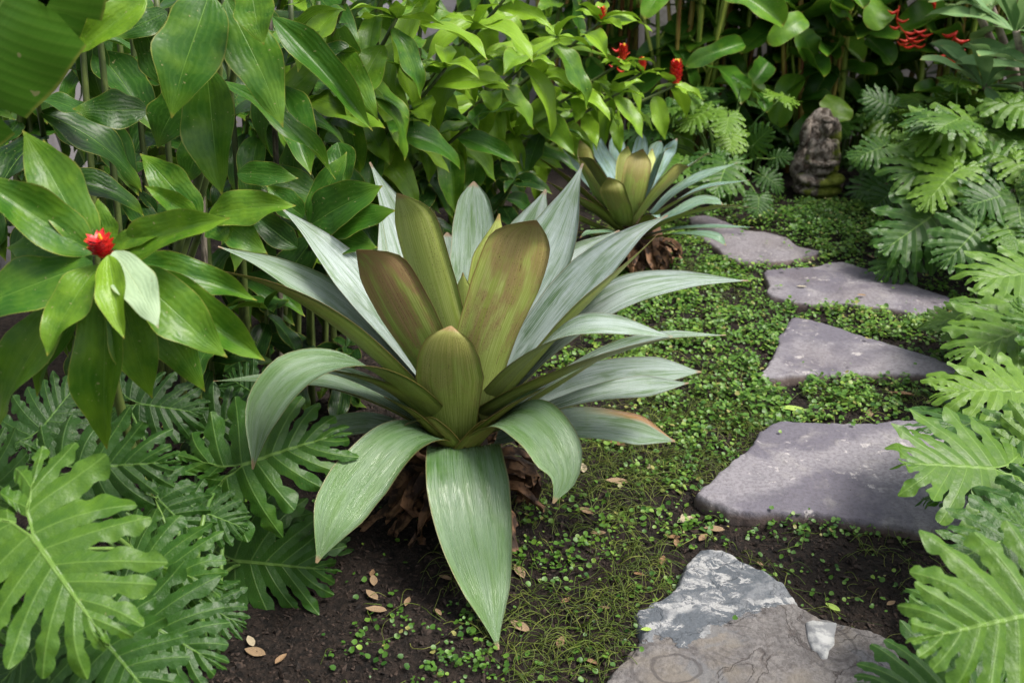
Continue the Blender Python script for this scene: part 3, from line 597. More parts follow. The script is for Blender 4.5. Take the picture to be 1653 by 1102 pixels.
B1([(800,695,2.06),(880,665,2.00),(980,635,1.98),(1060,625,1.97),(1112,618,1.97)], 36, light=.5, bloom=.9, twist=(-20,15), tipform='acute')
B1([(800,712,2.06),(880,690,2.02),(950,686,2.02),(1020,694,2.0),(1090,712,1.98)], 34, bloom=.6, twist=(5,38), tipform='acute', rim=1., label='strap leaf with bright orange dying rim')
B1([(790,700,2.06),(850,655,2.02),(905,620,2.0),(1000,560,2.02),(1050,540,2.05)], 34, light=.5, bloom=.4, twist=(-25,-10), brown=.5)
# left side
B1([(720,650,2.12),(640,540,2.17),(560,440,2.22),(500,375,2.25),(452,334,2.27)], 40, bloom=1., twist=(-5,-35), chan=.5, tipform='long')
B1([(725,650,2.13),(660,540,2.25),(600,450,2.33),(540,385,2.38)], 40, bloom=.95, twist=(0,-20))
B1([(800,660,2.09),(860,590,2.06),(930,510,2.05),(1000,440,2.08),(1062,378,2.12)], 36, bloom=.8, twist=(-35,-20), chan=.5, brown=.15, light=.6, tipform='long')
B1([(700,690,2.05),(640,640,1.99),(580,610,1.95),(500,590,1.93)], 40, bloom=.5, twist=(20,10), chan=.45, brown=.3, light=.3)
B1([(700,660,2.12),(620,560,2.16),(540,490,2.20),(440,430,2.24),(352,398,2.26)], 34, bloom=.7, twist=(-5,-35), chan=.45, tipform='long')
B1([(700,670,2.06),(610,580,1.98),(520,510,1.95),(430,460,1.95),(328,430,1.96)], 40, light=.45, bloom=.3, twist=(38,25), chan=.4, tipform='long', brown=.4)
B1([(715,690,2.04),(640,620,1.92),(560,585,1.84),(480,600,1.78),(425,665,1.74),(408,757,1.72)], 48, bloom=.30, twist=(30,-22), chan=.28, tipform='acute', brown=.2, peak=.7)
B1([(700,700,2.07),(620,655,2.02),(530,622,2.02),(430,612,2.05),(345,615,2.08)], 32, bloom=.35, twist=(15,0), chan=.4, tipform='long')
B1([(690,715,2.05),(620,690,2.0),(560,690,1.98),(500,715,1.97)], 33, bloom=.5, twist=(0,-15))
B1([(700,690,2.1),(640,650,2.2),(560,620,2.3),(480,600,2.38)], 32, bloom=.6, twist=(0,-10))
# front, under face seen
B1([(745,700,2.06),(700,600,1.99),(640,490,1.96),(590,392,1.97)], 54, brown=1.1, light=.6, tipform='abrupt', peak=.68, chan=.42, rd=(-.35,-1), bloom=.4)
B1([(755,690,2.05),(785,560,2.00),(825,450,1.99),(856,346,2.0)], 60, brown=.85, light=1., tipform='abrupt', peak=.7, chan=.4, rd=(.25,-1), bloom=.4)
B1([(750,680,2.10),(725,560,2.10),(690,440,2.12),(652,306,2.14)], 43, brown=.08, light=.9, tipform='abrupt', peak=.6, chan=.45, rd=(-.4,-1), bloom=.5)
B1([(755,680,2.10),(775,560,2.10),(792,440,2.12),(806,345,2.15)], 38, brown=.05, light=1., chan=.45, rd=(.2,-1), bloom=.5)
B1([(750,640,2.11),(752,560,2.11),(750,500,2.11),(747,440,2.11)], 24, brown=0., light=1., chan=.4, bloom=.3, rd=(0,-1))
B1([(735,722,2.04),(727,640,1.96),(724,580,1.91),(726,540,1.905),(728,526,1.915)], 57, brown=.4, light=.6, chan=.38, tipform='round', peak=.6, bloom=.4, w0=.6, rd=(0,-1))
# short dark bases round the cup
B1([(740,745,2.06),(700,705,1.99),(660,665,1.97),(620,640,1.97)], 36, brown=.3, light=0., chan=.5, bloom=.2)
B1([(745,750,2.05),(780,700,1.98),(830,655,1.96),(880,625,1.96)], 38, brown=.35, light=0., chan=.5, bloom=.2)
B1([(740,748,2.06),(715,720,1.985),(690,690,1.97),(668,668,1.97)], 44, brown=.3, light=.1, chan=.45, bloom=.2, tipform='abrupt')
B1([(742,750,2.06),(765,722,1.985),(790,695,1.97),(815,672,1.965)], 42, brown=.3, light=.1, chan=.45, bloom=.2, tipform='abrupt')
# drooping front leaves, upper face seen
B1([(735,735,2.04),(690,700,1.96),(640,712,1.88),(585,770,1.78),(540,840,1.68),(511,908,1.63)], 50, bloom=.17, twist=(-5,-25), chan=.2, tipform='acute', peak=.66, w0=.62)
B1([(745,745,2.04),(748,722,1.97),(752,760,1.88),(766,850,1.78),(786,950,1.70),(804,1048,1.588)], 68, bloom=.18, chan=.14, tipform='taper', peak=.4, w0=.85, rd=(.05,-1))
B1([(745,740,2.04),(790,690,1.97),(840,672,1.90),(885,705,1.82),(910,765,1.76),(893,812,1.73)], 46, bloom=.22, twist=(8,30), chan=.22, tipform='acute', peak=.6, w0=.8)
# short trunk wrapped in dry leaf bases
v, f, uv = tube([(BX[0], 2.08, -.03), (BX[0], 2.08, .08), (BX[0], 2.08, .24)], [.085, .09, .05], 14, 10)
v = v+(rng.random(v.shape)-.5)*.012
put('trunk', make_mesh('trunk', v, f, M['bark'], uv=uv), b1)
def skirt(root, c, n, rad, zt, seed, sz=1.):
    r = np.random.default_rng(seed)
    for i in range(n):
        a = r.uniform(0, 6.28); h = r.uniform(.25, 1)*zt; d = np.array([math.cos(a), math.sin(a), 0]); L = r.uniform(.06, .14)*sz
        p0 = np.array([c[0], c[1], h+.02])+d*rad*.6; p1 = p0+d*rad*r.uniform(.5, .9)+np.array([0, 0, r.uniform(-.01, .03)]); p2 = p1+d*L*.5+np.array([0, 0, -L*.35]); p3 = p2+d*L*r.uniform(-.5, .6)+np.array([r.uniform(-.03, .03), 0, -L*.4])
        for p in (p2, p3): p[2] = max(p[2], .012)
        C = spline([p0, p1, p2, p3], 12); T = nrm(np.gradient(C, axis=0)); S = nrm(np.cross(T, np.array([0, 0, 1.])+d*.3)); N = np.cross(S, T); m = 6; V = []; tw = r.uniform(-1, 1)
        for k in range(12):
            s = k/11; w_ = .019*sz*(1.5-1.0*s)*(1+.12*math.sin(9*s+i))
            for x in np.linspace(-1, 1, m): V.append(C[k]+(S[k]*math.cos(tw*s)+N[k]*math.sin(tw*s))*w_*x+N[k]*w_*(.7*x*x)*(1 if i % 2 else -1)+r.normal(0, .003, 3))
        put('dry_leaf', make_mesh('dry_leaf', V, grid_faces(12, m), M['dry']), root)
skirt(b1, (BX[0], 2.08), 48, .10, .17, 3)

c6 = lambda x, y, Y: (850+x/4.238, 180+y/4.238, Y)
B2c = P(1035, 385, 3.9)
b2 = thing('bromeliad', (B2c[0], 3.9, 0), 'smaller olive green bromeliad with upright bluish leaves behind the large one', 'bromeliad', 'giant bromeliads beside the path')
def B2(pts, hw, **k):
    if abs(pts[-1][0]-750) < 450 and 'twist' not in k: k['rd'] = ((pts[-1][0]-740)/600., 1. if pts[-1][2] > 4.1 else -1.)
    k.setdefault('blue', .9); k['tipform'] = k.get('tipform', 'abrupt')
    if 'brown' in k: k['brown'] *= .8; k['light'] = k.get('light', .3)+.15
    return strap(b2, [c6(*p) for p in pts], hw*1.12/4.238, axis=(B2c[0], 3.9, .2), **k)
for pts, hw, k in [
 ([(690,700,4.0),(600,450,4.1),(500,280,4.2),(440,140,4.25)], 62, dict(bloom=1.)),
 ([(700,600,4.0),(640,400,4.2),(620,270,4.25),(615,150,4.3)], 58, dict(bloom=.9)),
 ([(740,600,4.0),(760,400,4.2),(780,260,4.3),(790,148,4.35)], 58, dict(bloom=1., tipform='round')),
 ([(760,600,4.0),(830,400,4.2),(880,280,4.3),(915,185,4.35)], 52, dict(bloom=.9)),
 ([(780,600,4.0),(900,400,4.2),(970,280,4.3),(1032,190,4.3)], 45, dict(bloom=1., twist=(0,20))),
 ([(650,700,3.95),(480,540,4.05),(350,390,4.1),(238,248,4.15)], 45, dict(bloom=.8, twist=(0,-20), tipform='long')),
 ([(650,720,3.9),(520,600,3.9),(440,440,3.9),(400,300,3.95),(375,215,4.0)], 55, dict(brown=.6)),
 ([(860,700,3.95),(1000,560,4.0),(1200,440,4.05),(1440,352,4.1)], 38, dict(bloom=.6, twist=(0,35), tipform='long')),
 ([(900,760,3.9),(1050,680,3.95),(1200,610,4.0),(1350,620,4.0)], 42, dict(bloom=.5, twist=(0,35))),
 ([(720,720,3.88),(670,600,3.84),(665,400,3.88),(690,245,3.92)], 52, dict(brown=.3, light=.6)),
 ([(730,720,3.88),(830,560,3.86),(900,380,3.88),(955,232,3.92)], 68, dict(brown=.5, light=.5, twist=(0,-15))),
 ([(730,700,3.86),(845,420,3.98),(855,262,4.05)], 32, dict(brown=.1, light=.8)),
 ([(725,740,3.84),(730,600,3.80),(755,430,3.80),(785,270,3.84)], 88, dict(brown=.8, light=.35)),
 ([(680,760,3.84),(590,620,3.78),(480,440,3.78),(382,292,3.80)], 72, dict(brown=.45, light=.1, twist=(0,15))),
 ([(660,780,3.82),(640,700,3.74),(590,560,3.70),(568,455,3.72)], 85, dict(brown=.45, light=.1)),
 ([(730,780,3.84),(850,620,3.80),(960,490,3.80),(1080,360,3.84)], 72, dict(brown=.5, light=.2, twist=(-10,-35))),
 ([(900,560,3.9),(1080,400,3.95),(1180,330,3.97),(1258,278,4.0)], 38, dict(brown=.6, light=.3, twist=(-10,-30))),
 ([(760,800,3.82),(950,670,3.76),(1120,570,3.74),(1280,510,3.76),(1525,470,3.80)], 62, dict(brown=.25, light=.2, twist=(-25,10), tipform='long')),
 ([(820,830,3.82),(1000,740,3.78),(1200,680,3.76),(1400,650,3.76),(1575,662,3.76)], 48, dict(brown=.2, light=.3, twist=(-28,-20), tipform='long')),
 ([(820,850,3.82),(1000,810,3.76),(1250,790,3.72),(1552,792,3.70)], 40, dict(brown=.2, bloom=.6, twist=(-8,10), tipform='long')),
 ([(780,880,3.84),(950,850,3.74),(1150,835,3.66),(1290,855,3.62),(1375,905,3.60)], 42, dict(brown=.3, bloom=.5, twist=(-20,20))),
 ([(640,780,3.9),(420,590,3.9),(230,430,3.92),(40,285,3.95)], 50, dict(brown=.4, light=.1, twist=(30,30), tipform='long')),
 ([(650,830,3.88),(480,690,3.8),(330,600,3.76),(130,470,3.74)], 60, dict(brown=.4, light=.1, twist=(25,25), tipform='long')),
 ([(640,850,3.86),(450,780,3.78),(300,710,3.74),(150,650,3.7)], 45, dict(brown=.5, light=0, twist=(20,20))),
 ([(640,870,3.86),(480,850,3.76),(330,830,3.7),(220,830,3.66)], 45, dict(brown=.6, light=0, twist=(10,10))),
 ([(700,870,3.82),(600,830,3.7),(480,830,3.62),(365,835,3.6)], 50, dict(bloom=.4, brown=0, light=.7)),
 ([(760,850,3.82),(820,760,3.74),(850,720,3.7),(905,705,3.66)], 50, dict(brown=.3, light=.1)),
]: B2(pts, hw, **k)
v, f, uv = tube([(B2c[0], 3.9, -.03), (B2c[0], 3.9, .1), (B2c[0], 3.9, .2)], [.10, .11, .07], 12, 8)
put('trunk', make_mesh('trunk', v, f, M['bark'], uv=uv), b2)
skirt(b2, (B2c[0], 3.88), 36, .085, .10, 8, .85)

# ================================================================== PHILODENDRONS
def philodendron(base, label, specs, group='split leaf philodendrons'):
    r = thing('philodendron', (base[0], base[1], 0), label, 'philodendron', group)
    b = np.array([base[0], base[1], .02])
    for s in specs:
        (u0, v0, y0), (u1, v1, y1), tone = s[:3]; nh = s[3] if len(s) > 3 else (0, -.55, 1); ws = s[4] if len(s) > 4 else 1.; var = s[5] if len(s) > 5 else None
        p0, p1 = P(u0, v0, y0), P(u1, v1, y1)
        pleaf(r, p0, p1, nh, tone, ws, root=b+np.array([random.uniform(-.04, .04), random.uniform(-.04, .04), 0]), var=var)
    return r
def fill(root, base, n, rad, hz, L, tone, seed, amin=0, amax=360, nyb=-.3, zmin=.12):
    r = np.random.default_rng(seed); b = np.array([base[0], base[1], .02])
    for i in range(n):
        a = R(r.uniform(amin, amax)); q = math.sqrt(r.uniform(.03, 1)); d = np.array([math.cos(a), math.sin(a), 0.])
        p = b+d*rad*q; p[2] = zmin+(hz-zmin)*(1-q**2.2*.85)*r.uniform(.75, 1.05)
        l = L*r.uniform(.7, 1.15); el = r.uniform(-.55, .25)-.3*q
        d2 = nrm(d+np.array([r.normal(0, .35), r.normal(0, .35), 0])); tip = p+l*(d2*math.cos(el)+np.array([0, 0, math.sin(el)]))
        if tip[2] < .03: tip[2] = .03
        uu, vv_ = proj(np.array([p, (p+tip)/2, tip]))
        if np.any((uu > 1190) & (uu < 1435) & (vv_ > 165) & (vv_ < 375)) and p[1] < 5.25: continue
        pleaf(root, p, tip, nrm(d2*.35+np.array([r.normal(0, .2), nyb+r.normal(0, .2), 1.])), float(np.clip(tone+r.normal(0, .16)+.15*(1-q), .05, 1)), r.uniform(.85, 1.05), root=b+d*.03, rad=.004)

lp = philodendron((-.62, 1.55), 'philodendron with large deeply cut leaves spreading in the bottom left corner', [
 ((205,985,1.38), (345,1068,1.30), .34, (.1,-.8,.9), 1.05, 1),
 ((130,960,1.42), (215,1060,1.34), .3, (0,-.8,.9), 1., 2),
 ((300,960,1.58), (395,1010,1.54), .28, (.1,-.8,.9), .9, 4),
 ((310,820,1.7), (400,850,1.68), .3, (0,-.8,.9), 1., 3),
 ((39,846,1.24), (168,1035,1.10), .66, (.15,-.75,.9), 1.12, 0),
 ((373,757,1.78), (548,688,1.80), .50, (-.1,-.9,.8), 1.02, 1),
 ((362,903,1.80), (545,920,1.76), .42, (.1,-.9,.8), .98, 2),
 ((223,901,1.48), (352,945,1.42), .50, (0,-.8,.9), 1., 4),
 ((168,1033,1.25), (262,1150,1.16), .38, (.1,-.7,.9), 1.15, 3),
 ((110,757,1.62), (285,742,1.62), .34, (0,-.9,.8), .95, 5),
 ((215,650,1.95), (330,665,1.95), .2, (0,-.8,.8), 1., 0),
 ((440,905,1.92), (570,908,1.88), .25, (.2,-.8,.8), 1., 1),
 ((60,700,1.75), (130,610,1.85), .22, (0,-1,.4), 1., 2),
 ((0,790,1.55), (-70,690,1.6), .4, (0,-1,.5), 1., 3),
 ((90,1010,1.30), (-30,1120,1.2), .3, (0,-.7,.9), 1., 4),
 ((250,800,1.66), (330,880,1.62), .25, (0,-.7,.9), 1., 5),
 ((330,700,2.0), (420,640,2.05), .18, (0,-1,.6), 1., 1),
 ((420,640,2.1), (350,600,2.15), .12, (0,-1,.6), 1., 3),
 ((430,830,1.90), (500,900,1.88), .28, (.1,-.8,.9), .9, 2),
 ((-30,920,1.2), (-60,1060,1.1), .5, (0,-.7,.9), 1., 1),
 ((60,1070,1.25), (150,1180,1.15), .25, (0,-.7,.9), 1., 2)])

ra = philodendron((1.95, 4.25), 'wide bushy philodendron filling the right side behind the fourth stepping stone', [
 ((1548,258,3.95), (1440,282,3.85), .62, (.1,-.7,1), 1.1, 0),
 ((1570,205,4.05), (1470,212,3.95), .8, (0,-.6,1), 1.1, 3),
 ((1425,238,4.35), (1375,252,4.3), .55, (0,-.7,1), 1., 1),
 ((1510,345,3.75), (1418,408,3.65), .5, (-.1,-.9,1), 1., 2),
 ((1576,372,3.55), (1522,428,3.45), .5, (0,-.9,1), 1.1, 4),
 ((1620,315,3.7), (1560,330,3.6), .38, (0,-.8,1), 1.1, 5),
 ((1430,296,4.85), (1378,314,4.75), .4, (0,-.8,1), 1., 0),
 ((1410,268,5.0), (1370,258,4.9), .35, (0,-.8,1), 1., 2),
 ((1440,310,4.7), (1405,338,4.6), .45, (0,-.8,1), 1., 5),
 ((1475,400,3.7), (1420,440,3.62), .45, (0,-.9,1), 1., 1),

 ((1435,170,4.6), (1390,150,4.6), .4, (0,-.9,.8), 1., 2),
 ((1640,170,4.1), (1720,190,4.0), .75, (0,-.7,1), 1., 3),
 ((1610,250,3.9), (1690,275,3.8), .6, (0,-.7,1), 1., 1)])
fill(ra, (1.95, 4.3), 78, .78, .66, .215, .58, 5)
rb = thing('philodendron', (2.6, 3.95, 0), 'philodendron with sprawling leaves cut off by the right edge above the path', 'philodendron', 'split leaf philodendrons'); fill(rb, (2.45, 3.9), 34, .6, .58, .21, .6, 6, 90, 300)
rc = philodendron((1.75, 2.75), 'yellowish green philodendron at the right edge beside the third stepping stone', [
 ((1690,440,2.95), (1572,440,2.85), .82, (.1,-.35,1), 1., 0),
 ((1680,500,2.8), (1568,482,2.72), .7, (.1,-.35,1), .95, 1),
 ((1690,524,2.62), (1556,542,2.5), .78, (.15,-.3,1), 1., 3),
 ((1650,470,3.0), (1600,500,2.9), .6, (.15,-.4,1), 1., 2),
 ((1660,420,3.05), (1620,380,3.1), .65, (.1,-.5,1), 1., 4),
 ((1700,560,2.5), (1640,480,2.55), .6, (0,-.6,1), 1., 5)])
fill(rc, (1.82, 2.75), 16, .36, .36, .2, .5, 8, 60, 300)
rd = philodendron((1.42, 2.05), 'philodendron with bright yellow green leaves reaching over the second stepping stone', [
 ((1662,632,2.15), (1528,610,2.10), .92, (.1,-.35,1), 1., 1),
 ((1615,682,2.05), (1490,674,1.98), .45, (.1,-.05,1), .9, 4),
 ((1620,757,1.82), (1452,740,1.76), .72, (.12,-.45,1), 1., 2),
 ((1590,785,1.80), (1488,798,1.78), .55, (.15,.25,1), .8, 0),
 ((1690,690,1.95), (1590,700,1.9), .6, (.1,-.3,1), 1., 3),
 ((1680,800,1.7), (1590,870,1.65), .35, (.1,-.6,1), 1., 5),
 ((1660,720,1.9), (1720,640,1.95), .8, (.1,-.5,1), 1., 1)])
fill(rd, (1.5, 2.0), 14, .3, .32, .19, .35, 11, 70, 290)
re = philodendron((1.12, 1.35), 'philodendron with the largest nearest leaf in the bottom right corner', [
 ((1690,985,1.16), (1478,1030,1.10), .72, (.1,-.75,1), 1.12, 5),
 ((1590,1120,1.22), (1405,1082,1.22), .45, (.1,-.5,1), 1., 3),
 ((1640,1040,1.3), (1480,960,1.35), .55, (.1,-.5,1), .9, 1),
 ((1650,860,1.5), (1530,905,1.45), .5, (.1,-.5,1), 1., 2),
 ((1700,880,1.4), (1620,820,1.45), .55, (.1,-.5,1), 1., 4)])
fill(re, (1.2, 1.45), 10, .26, .28, .18, .3, 13, 70, 290)
rf = philodendron((1.08, 4.75), 'philodendron with one lime green young leaf behind the rear bromeliad', [
 ((1180,215,4.75), (1180,245,4.62), 1.25, (0,-.9,.8), 1.1, 0),
 ((1120,190,4.9), (1100,170,4.8), .5, (0,-.9,.8), 1.1, 1),
 ((1215,235,4.8), (1245,205,4.75), .45, (0,-.9,.8), 1., 2),
 ((1235,285,4.85), (1268,305,4.8), .4, (0,-.9,.8), 1., 1),
 ((1250,255,4.95), (1280,250,4.9), .35, (0,-.9,.8), 1., 4),
 ((1225,318,4.5), (1225,345,4.4), .42, (0,-.9,.8), 1.2, 3),
 ((1130,165,5.0), (1160,150,5.0), .45, (0,-.9,.8), 1.1, 4)])
fill(rf, (1.05, 4.85), 48, .52, .60, .19, .5, 15)
rg = thing('philodendron', (1.45, 5.15, 0), 'shaded philodendron low behind the statue', 'philodendron', 'split leaf philodendrons'); fill(rg, (1.30, 5.35), 14, .25, .35, .16, .3, 16)
rh = thing('philodendron', (1.85, 5.5, 0), 'shaded philodendron filling the gap between the statue and the right bush', 'philodendron', 'split leaf philodendrons'); fill(rh, (1.85, 5.5), 26, .38, .42, .18, .35, 17)

# ================================================================== GINGERS
def hero_ginger(base, label, leaves, stems, flower=None, name='ginger_plant', cat='ginger', group='ginger plants'):
    r = thing(name, (base[0], base[1], 0), label, cat, group)
    for st in stems:
        pts = [np.array([base[0]+random.uniform(-.03, .03), base[1], 0])]+[P(*q) for q in st]
        v, f, uv = tube(pts, [.011, .010, .006], 7, 16); put('stem', make_mesh('stem', v, f, M['cane'], uv=uv), r)
    for i, l in enumerate(leaves):
        (u0, v0, y0), (u1, v1, y1), wpx, tone = l[:4]; nh = l[4] if len(l) > 4 else (random.uniform(-.3, .3), -1, .7); var = l[5] if len(l) > 5 else None
        leaf(r, GL, P(u0, v0, y0), P(u1, v1, y1), nh, wpx=wpx, tone=tone, var=var)
    return r
def spike(r, p, h, rad, top='yellow', tilt=(0, 0)):
    """red cone of overlapping bracts"""
    bg = Bag(); n = max(24, int(h/rad*16))
    for i in range(n):
        s = i/n; a = i*2.4; z = h*s; rr = rad*math.sin(math.pi*(.12+.80*s))**.6; d = np.array([math.cos(a), math.sin(a), 0]); t = np.array([-d[1], d[0], 0])
        c = np.array([0, 0, z])+d*rr*.55; up = np.array([0, 0, 1.]); w_ = rad*.42; l = rad*.75
        tipd = nrm(d*(1.15 if h < .04 else .55)+up); l = l*(1.5 if h < .04 else 1)
        V = [c-t*w_, c+t*w_, c+t*w_*.8+tipd*l*.6+d*rad*.12, c+tipd*l+d*rad*.22, c-t*w_*.8+tipd*l*.6+d*rad*.12, c+tipd*l*.5+d*rad*.3]
        bg.add(V, [(0, 1, 5), (1, 2, 5), (2, 3, 5), (3, 4, 5), (4, 0, 5)])
    v, f, uv = tube([(0, 0, 0), (0, 0, h*.5), (0, 0, h)], [rad*.6, rad*.75, rad*.3], 8, 8); bg.add(v, f)
    M4 = Matrix.Translation(Vector([float(c) for c in p])) @ Matrix.Rotation(tilt[0], 4, 'X') @ Matrix.Rotation(tilt[1], 4, 'Y')
    o = put('flower_spike', bg.mesh('flower_spike', M['red'], smooth=False), r, M4)
    b2_ = Bag()
    for i in range(2 if h < .06 else 5):
        a = i*1.3; c = np.array([math.cos(a)*rad*.25, math.sin(a)*rad*.25, h*.98]); v, f, uv = tube([c, c+np.array([0, 0, rad*.3]), c+np.array([math.cos(a)*rad*.1, 0, rad*.6])], [rad*.2, rad*.16, rad*.05], 6, 5); b2_.add(v, f)
    me = b2_.mesh('floret', M[top]); q = bpy.data.objects.new('floret', me); col.objects.link(q); q.parent = o
    return o
F0 = (168, 405, 1.48)
def T_(u, v, dy=0): return (u, v, 1.48+dy)
n_ = lambda a, b, c: (a, b, c)
h1 = hero_ginger((-.72, 1.72), 'ginger with a red flower at the centre of its big leaf rosette', [
 (T_(150,402,.02), T_(36,210,.10), 84, 0.62, n_(.5,-1,.5), 0),
 (T_(152,408,.02), T_(-45,285,.0), 92, 0.57, n_(.2,-1,.9), 3),
 (T_(150,425,.0), T_(-80,510,-.06), 96, 0.54, n_(-.1,-1,1), 6),
 (T_(158,432,.0), T_(-2,688,-.02), 92, 0.62, n_(-.5,-1,.6), 0),
 (T_(160,428,-.02), T_(76,575,-.12), 76, 0.70, n_(-.2,-1,.8), 4),
 (T_(172,442,.0), T_(173,725,-.02), 88, 0.64, n_(0,-1,.4), 3),
 (T_(185,438,.0), T_(246,643,-.0), 76, 0.64, n_(.3,-1,.5), 0),
 (T_(200,450,.06), T_(331,632,.08), 76, 0.58, n_(.4,-1,.5), 6),
 (T_(205,440,.04), T_(428,582,.06), 84, 0.62, n_(.1,-1,.9), 3),
 (T_(205,435,.0), T_(367,577,-.04), 90, 0.64, n_(.2,-1,.8), 0),
 (T_(200,420,.06), T_(415,485,.10), 58, 0.54, n_(0,-1,.9), 4),
 (T_(190,408,.02), T_(372,352,.0), 72, 0.66, n_(-.2,-1,.7), 3),
 (T_(180,398,.02), T_(283,368,.02), 36, 0.67, n_(-.2,-1,.8), 0),
 (T_(178,400,.04), T_(158,320,.06), 44, 0.64, n_(.2,-1,.2), 6),
 (T_(150,400,.05), T_(70,225,.16), 60, 0.48, n_(.4,-1,.4), 3),
 (T_(175,412,-.05), T_(201,547,-.13), 56, 0.92, n_(0,-1,.4), 3),
 (T_(185,405,-.03), T_(256,530,-.12), 66, 1.6, n_(.5,-1,.5), 6),
 (T_(160,430,.06), T_(60,640,.08), 80, 0.48, n_(-.3,-1,.5), 3),
 (T_(150,420,.06), T_(10,400,.1), 70, 0.46, n_(0,-1,.9), 0),
], [[(190,640,1.75), (172,425,1.49)]])
spike(h1, P(168, 412, 1.46)+np.array([0, 0, .0]), .031, .014, tilt=(.3, 0))
Ma = 1.95
hero_ginger((-1.05, 2.1), 'tall ginger with long pointed leaves hanging straight down at top left', [
 ((338,-10,1.9), (277,191,1.80), 110, .52, n_(.2,-1,.3), 0),
 ((333,108,1.95), (359,315,1.88), 98, .55, n_(-.1,-1,.3), 3),
 ((366,0,1.9), (457,206,1.84), 84, .56, n_(.3,-1,.4), 6),
 ((403,-30,1.85), (426,73,1.80), 68, .62, n_(0,-1,.4), 0),
 ((360,132,1.98), (542,290,1.95), 44, .5, n_(.5,-.7,.9), 4),
 ((236,-5,1.8), (122,90,1.74), 62, .78, n_(.1,-1,.4), 3),
 ((305,140,2.0), (254,240,1.98), 78, .38, n_(-.2,-1,.3), 0),
 ((238,178,2.05), (117,176,2.0), 64, .28, n_(0,-1,.6), 6),
 ((440,28,2.0), (602,212,1.95), 60, .46, n_(.3,-1,.7), 3),
 ((383,280,2.1), (482,288,2.08), 44, .4, n_(.1,-1,.7), 0),
 ((330,205,2.02), (300,298,2.0), 60, .48, n_(.1,-1,.2), 3),
 ((230,40,2.05), (280,150,2.05), 60, .25, n_(0,-1,.5), 0),
 ((270,20,2.05), (180,60,2.0), 50, .28, n_(0,-1,.5), 6),
 ((385,40,2.05), (372,100,2.0), 50, .9, n_(.4,-1,.3), 1),
], [[(345,200,2.0), (335,-20,1.95), (335,-160,1.95)], [(372,150,2.05), (372,-40,1.98), (380,-120,1.95)]])
hero_ginger((-.78, 2.2), 'ginger shoot with insect bitten leaf tips left of the large bromeliad', [
 ((325,352,1.75), (226,248,1.78), 62, .58, n_(.2,-1,.5), 0),
 ((318,352,1.74), (233,300,1.70), 40, .62, n_(0,-1,.7), 3),
 ((335,350,1.74), (478,332,1.72), 62, .66, n_(.1,-1,.7), 4),
 ((345,345,1.74), (432,410,1.70), 55, .58, n_(.3,-1,.4), 0),
 ((338,352,1.72), (366,390,1.70), 46, .55, n_(0,-1,.3), 6),
 ((330,360,1.76), (420,340,1.85), 50, .48, n_(.1,-1,.3), 3),
], [[(300,480,1.9), (328,354,1.75)]])
hero_ginger((-.62, 2.6), 'shaded ginger shoots with upright leaves in the gap behind the bromeliad, left', [
 ((502,365,2.3), (560,245,2.35), 50, .5, n_(-.2,-1,.3), 0),
 ((500,365,2.3), (618,300,2.28), 84, .42, n_(0,-1,.7), 3),
 ((505,372,2.3), (640,340,2.25), 60, .46, n_(0,-1,.7), 6),
 ((520,378,2.32), (610,400,2.25), 56, .35, n_(.1,-1,.7), 0),
 ((490,350,2.3), (430,300,2.3), 46, .45, n_(0,-1,.6), 4),
 ((480,400,2.3), (400,340,2.35), 50, .2, n_(0,-1,.6), 3),
 ((545,230,2.5), (560,300,2.45), 54, .4, n_(0,-1,.5), 3),
 ((505,385,2.35), (450,470,2.3), 60, .25, n_(0,-1,.5), 0),
 ((470,440,2.4), (520,400,2.4), 44, .9, n_(0,-1,.5), 6),
], [[(500,520,2.45), (502,360,2.3)]])

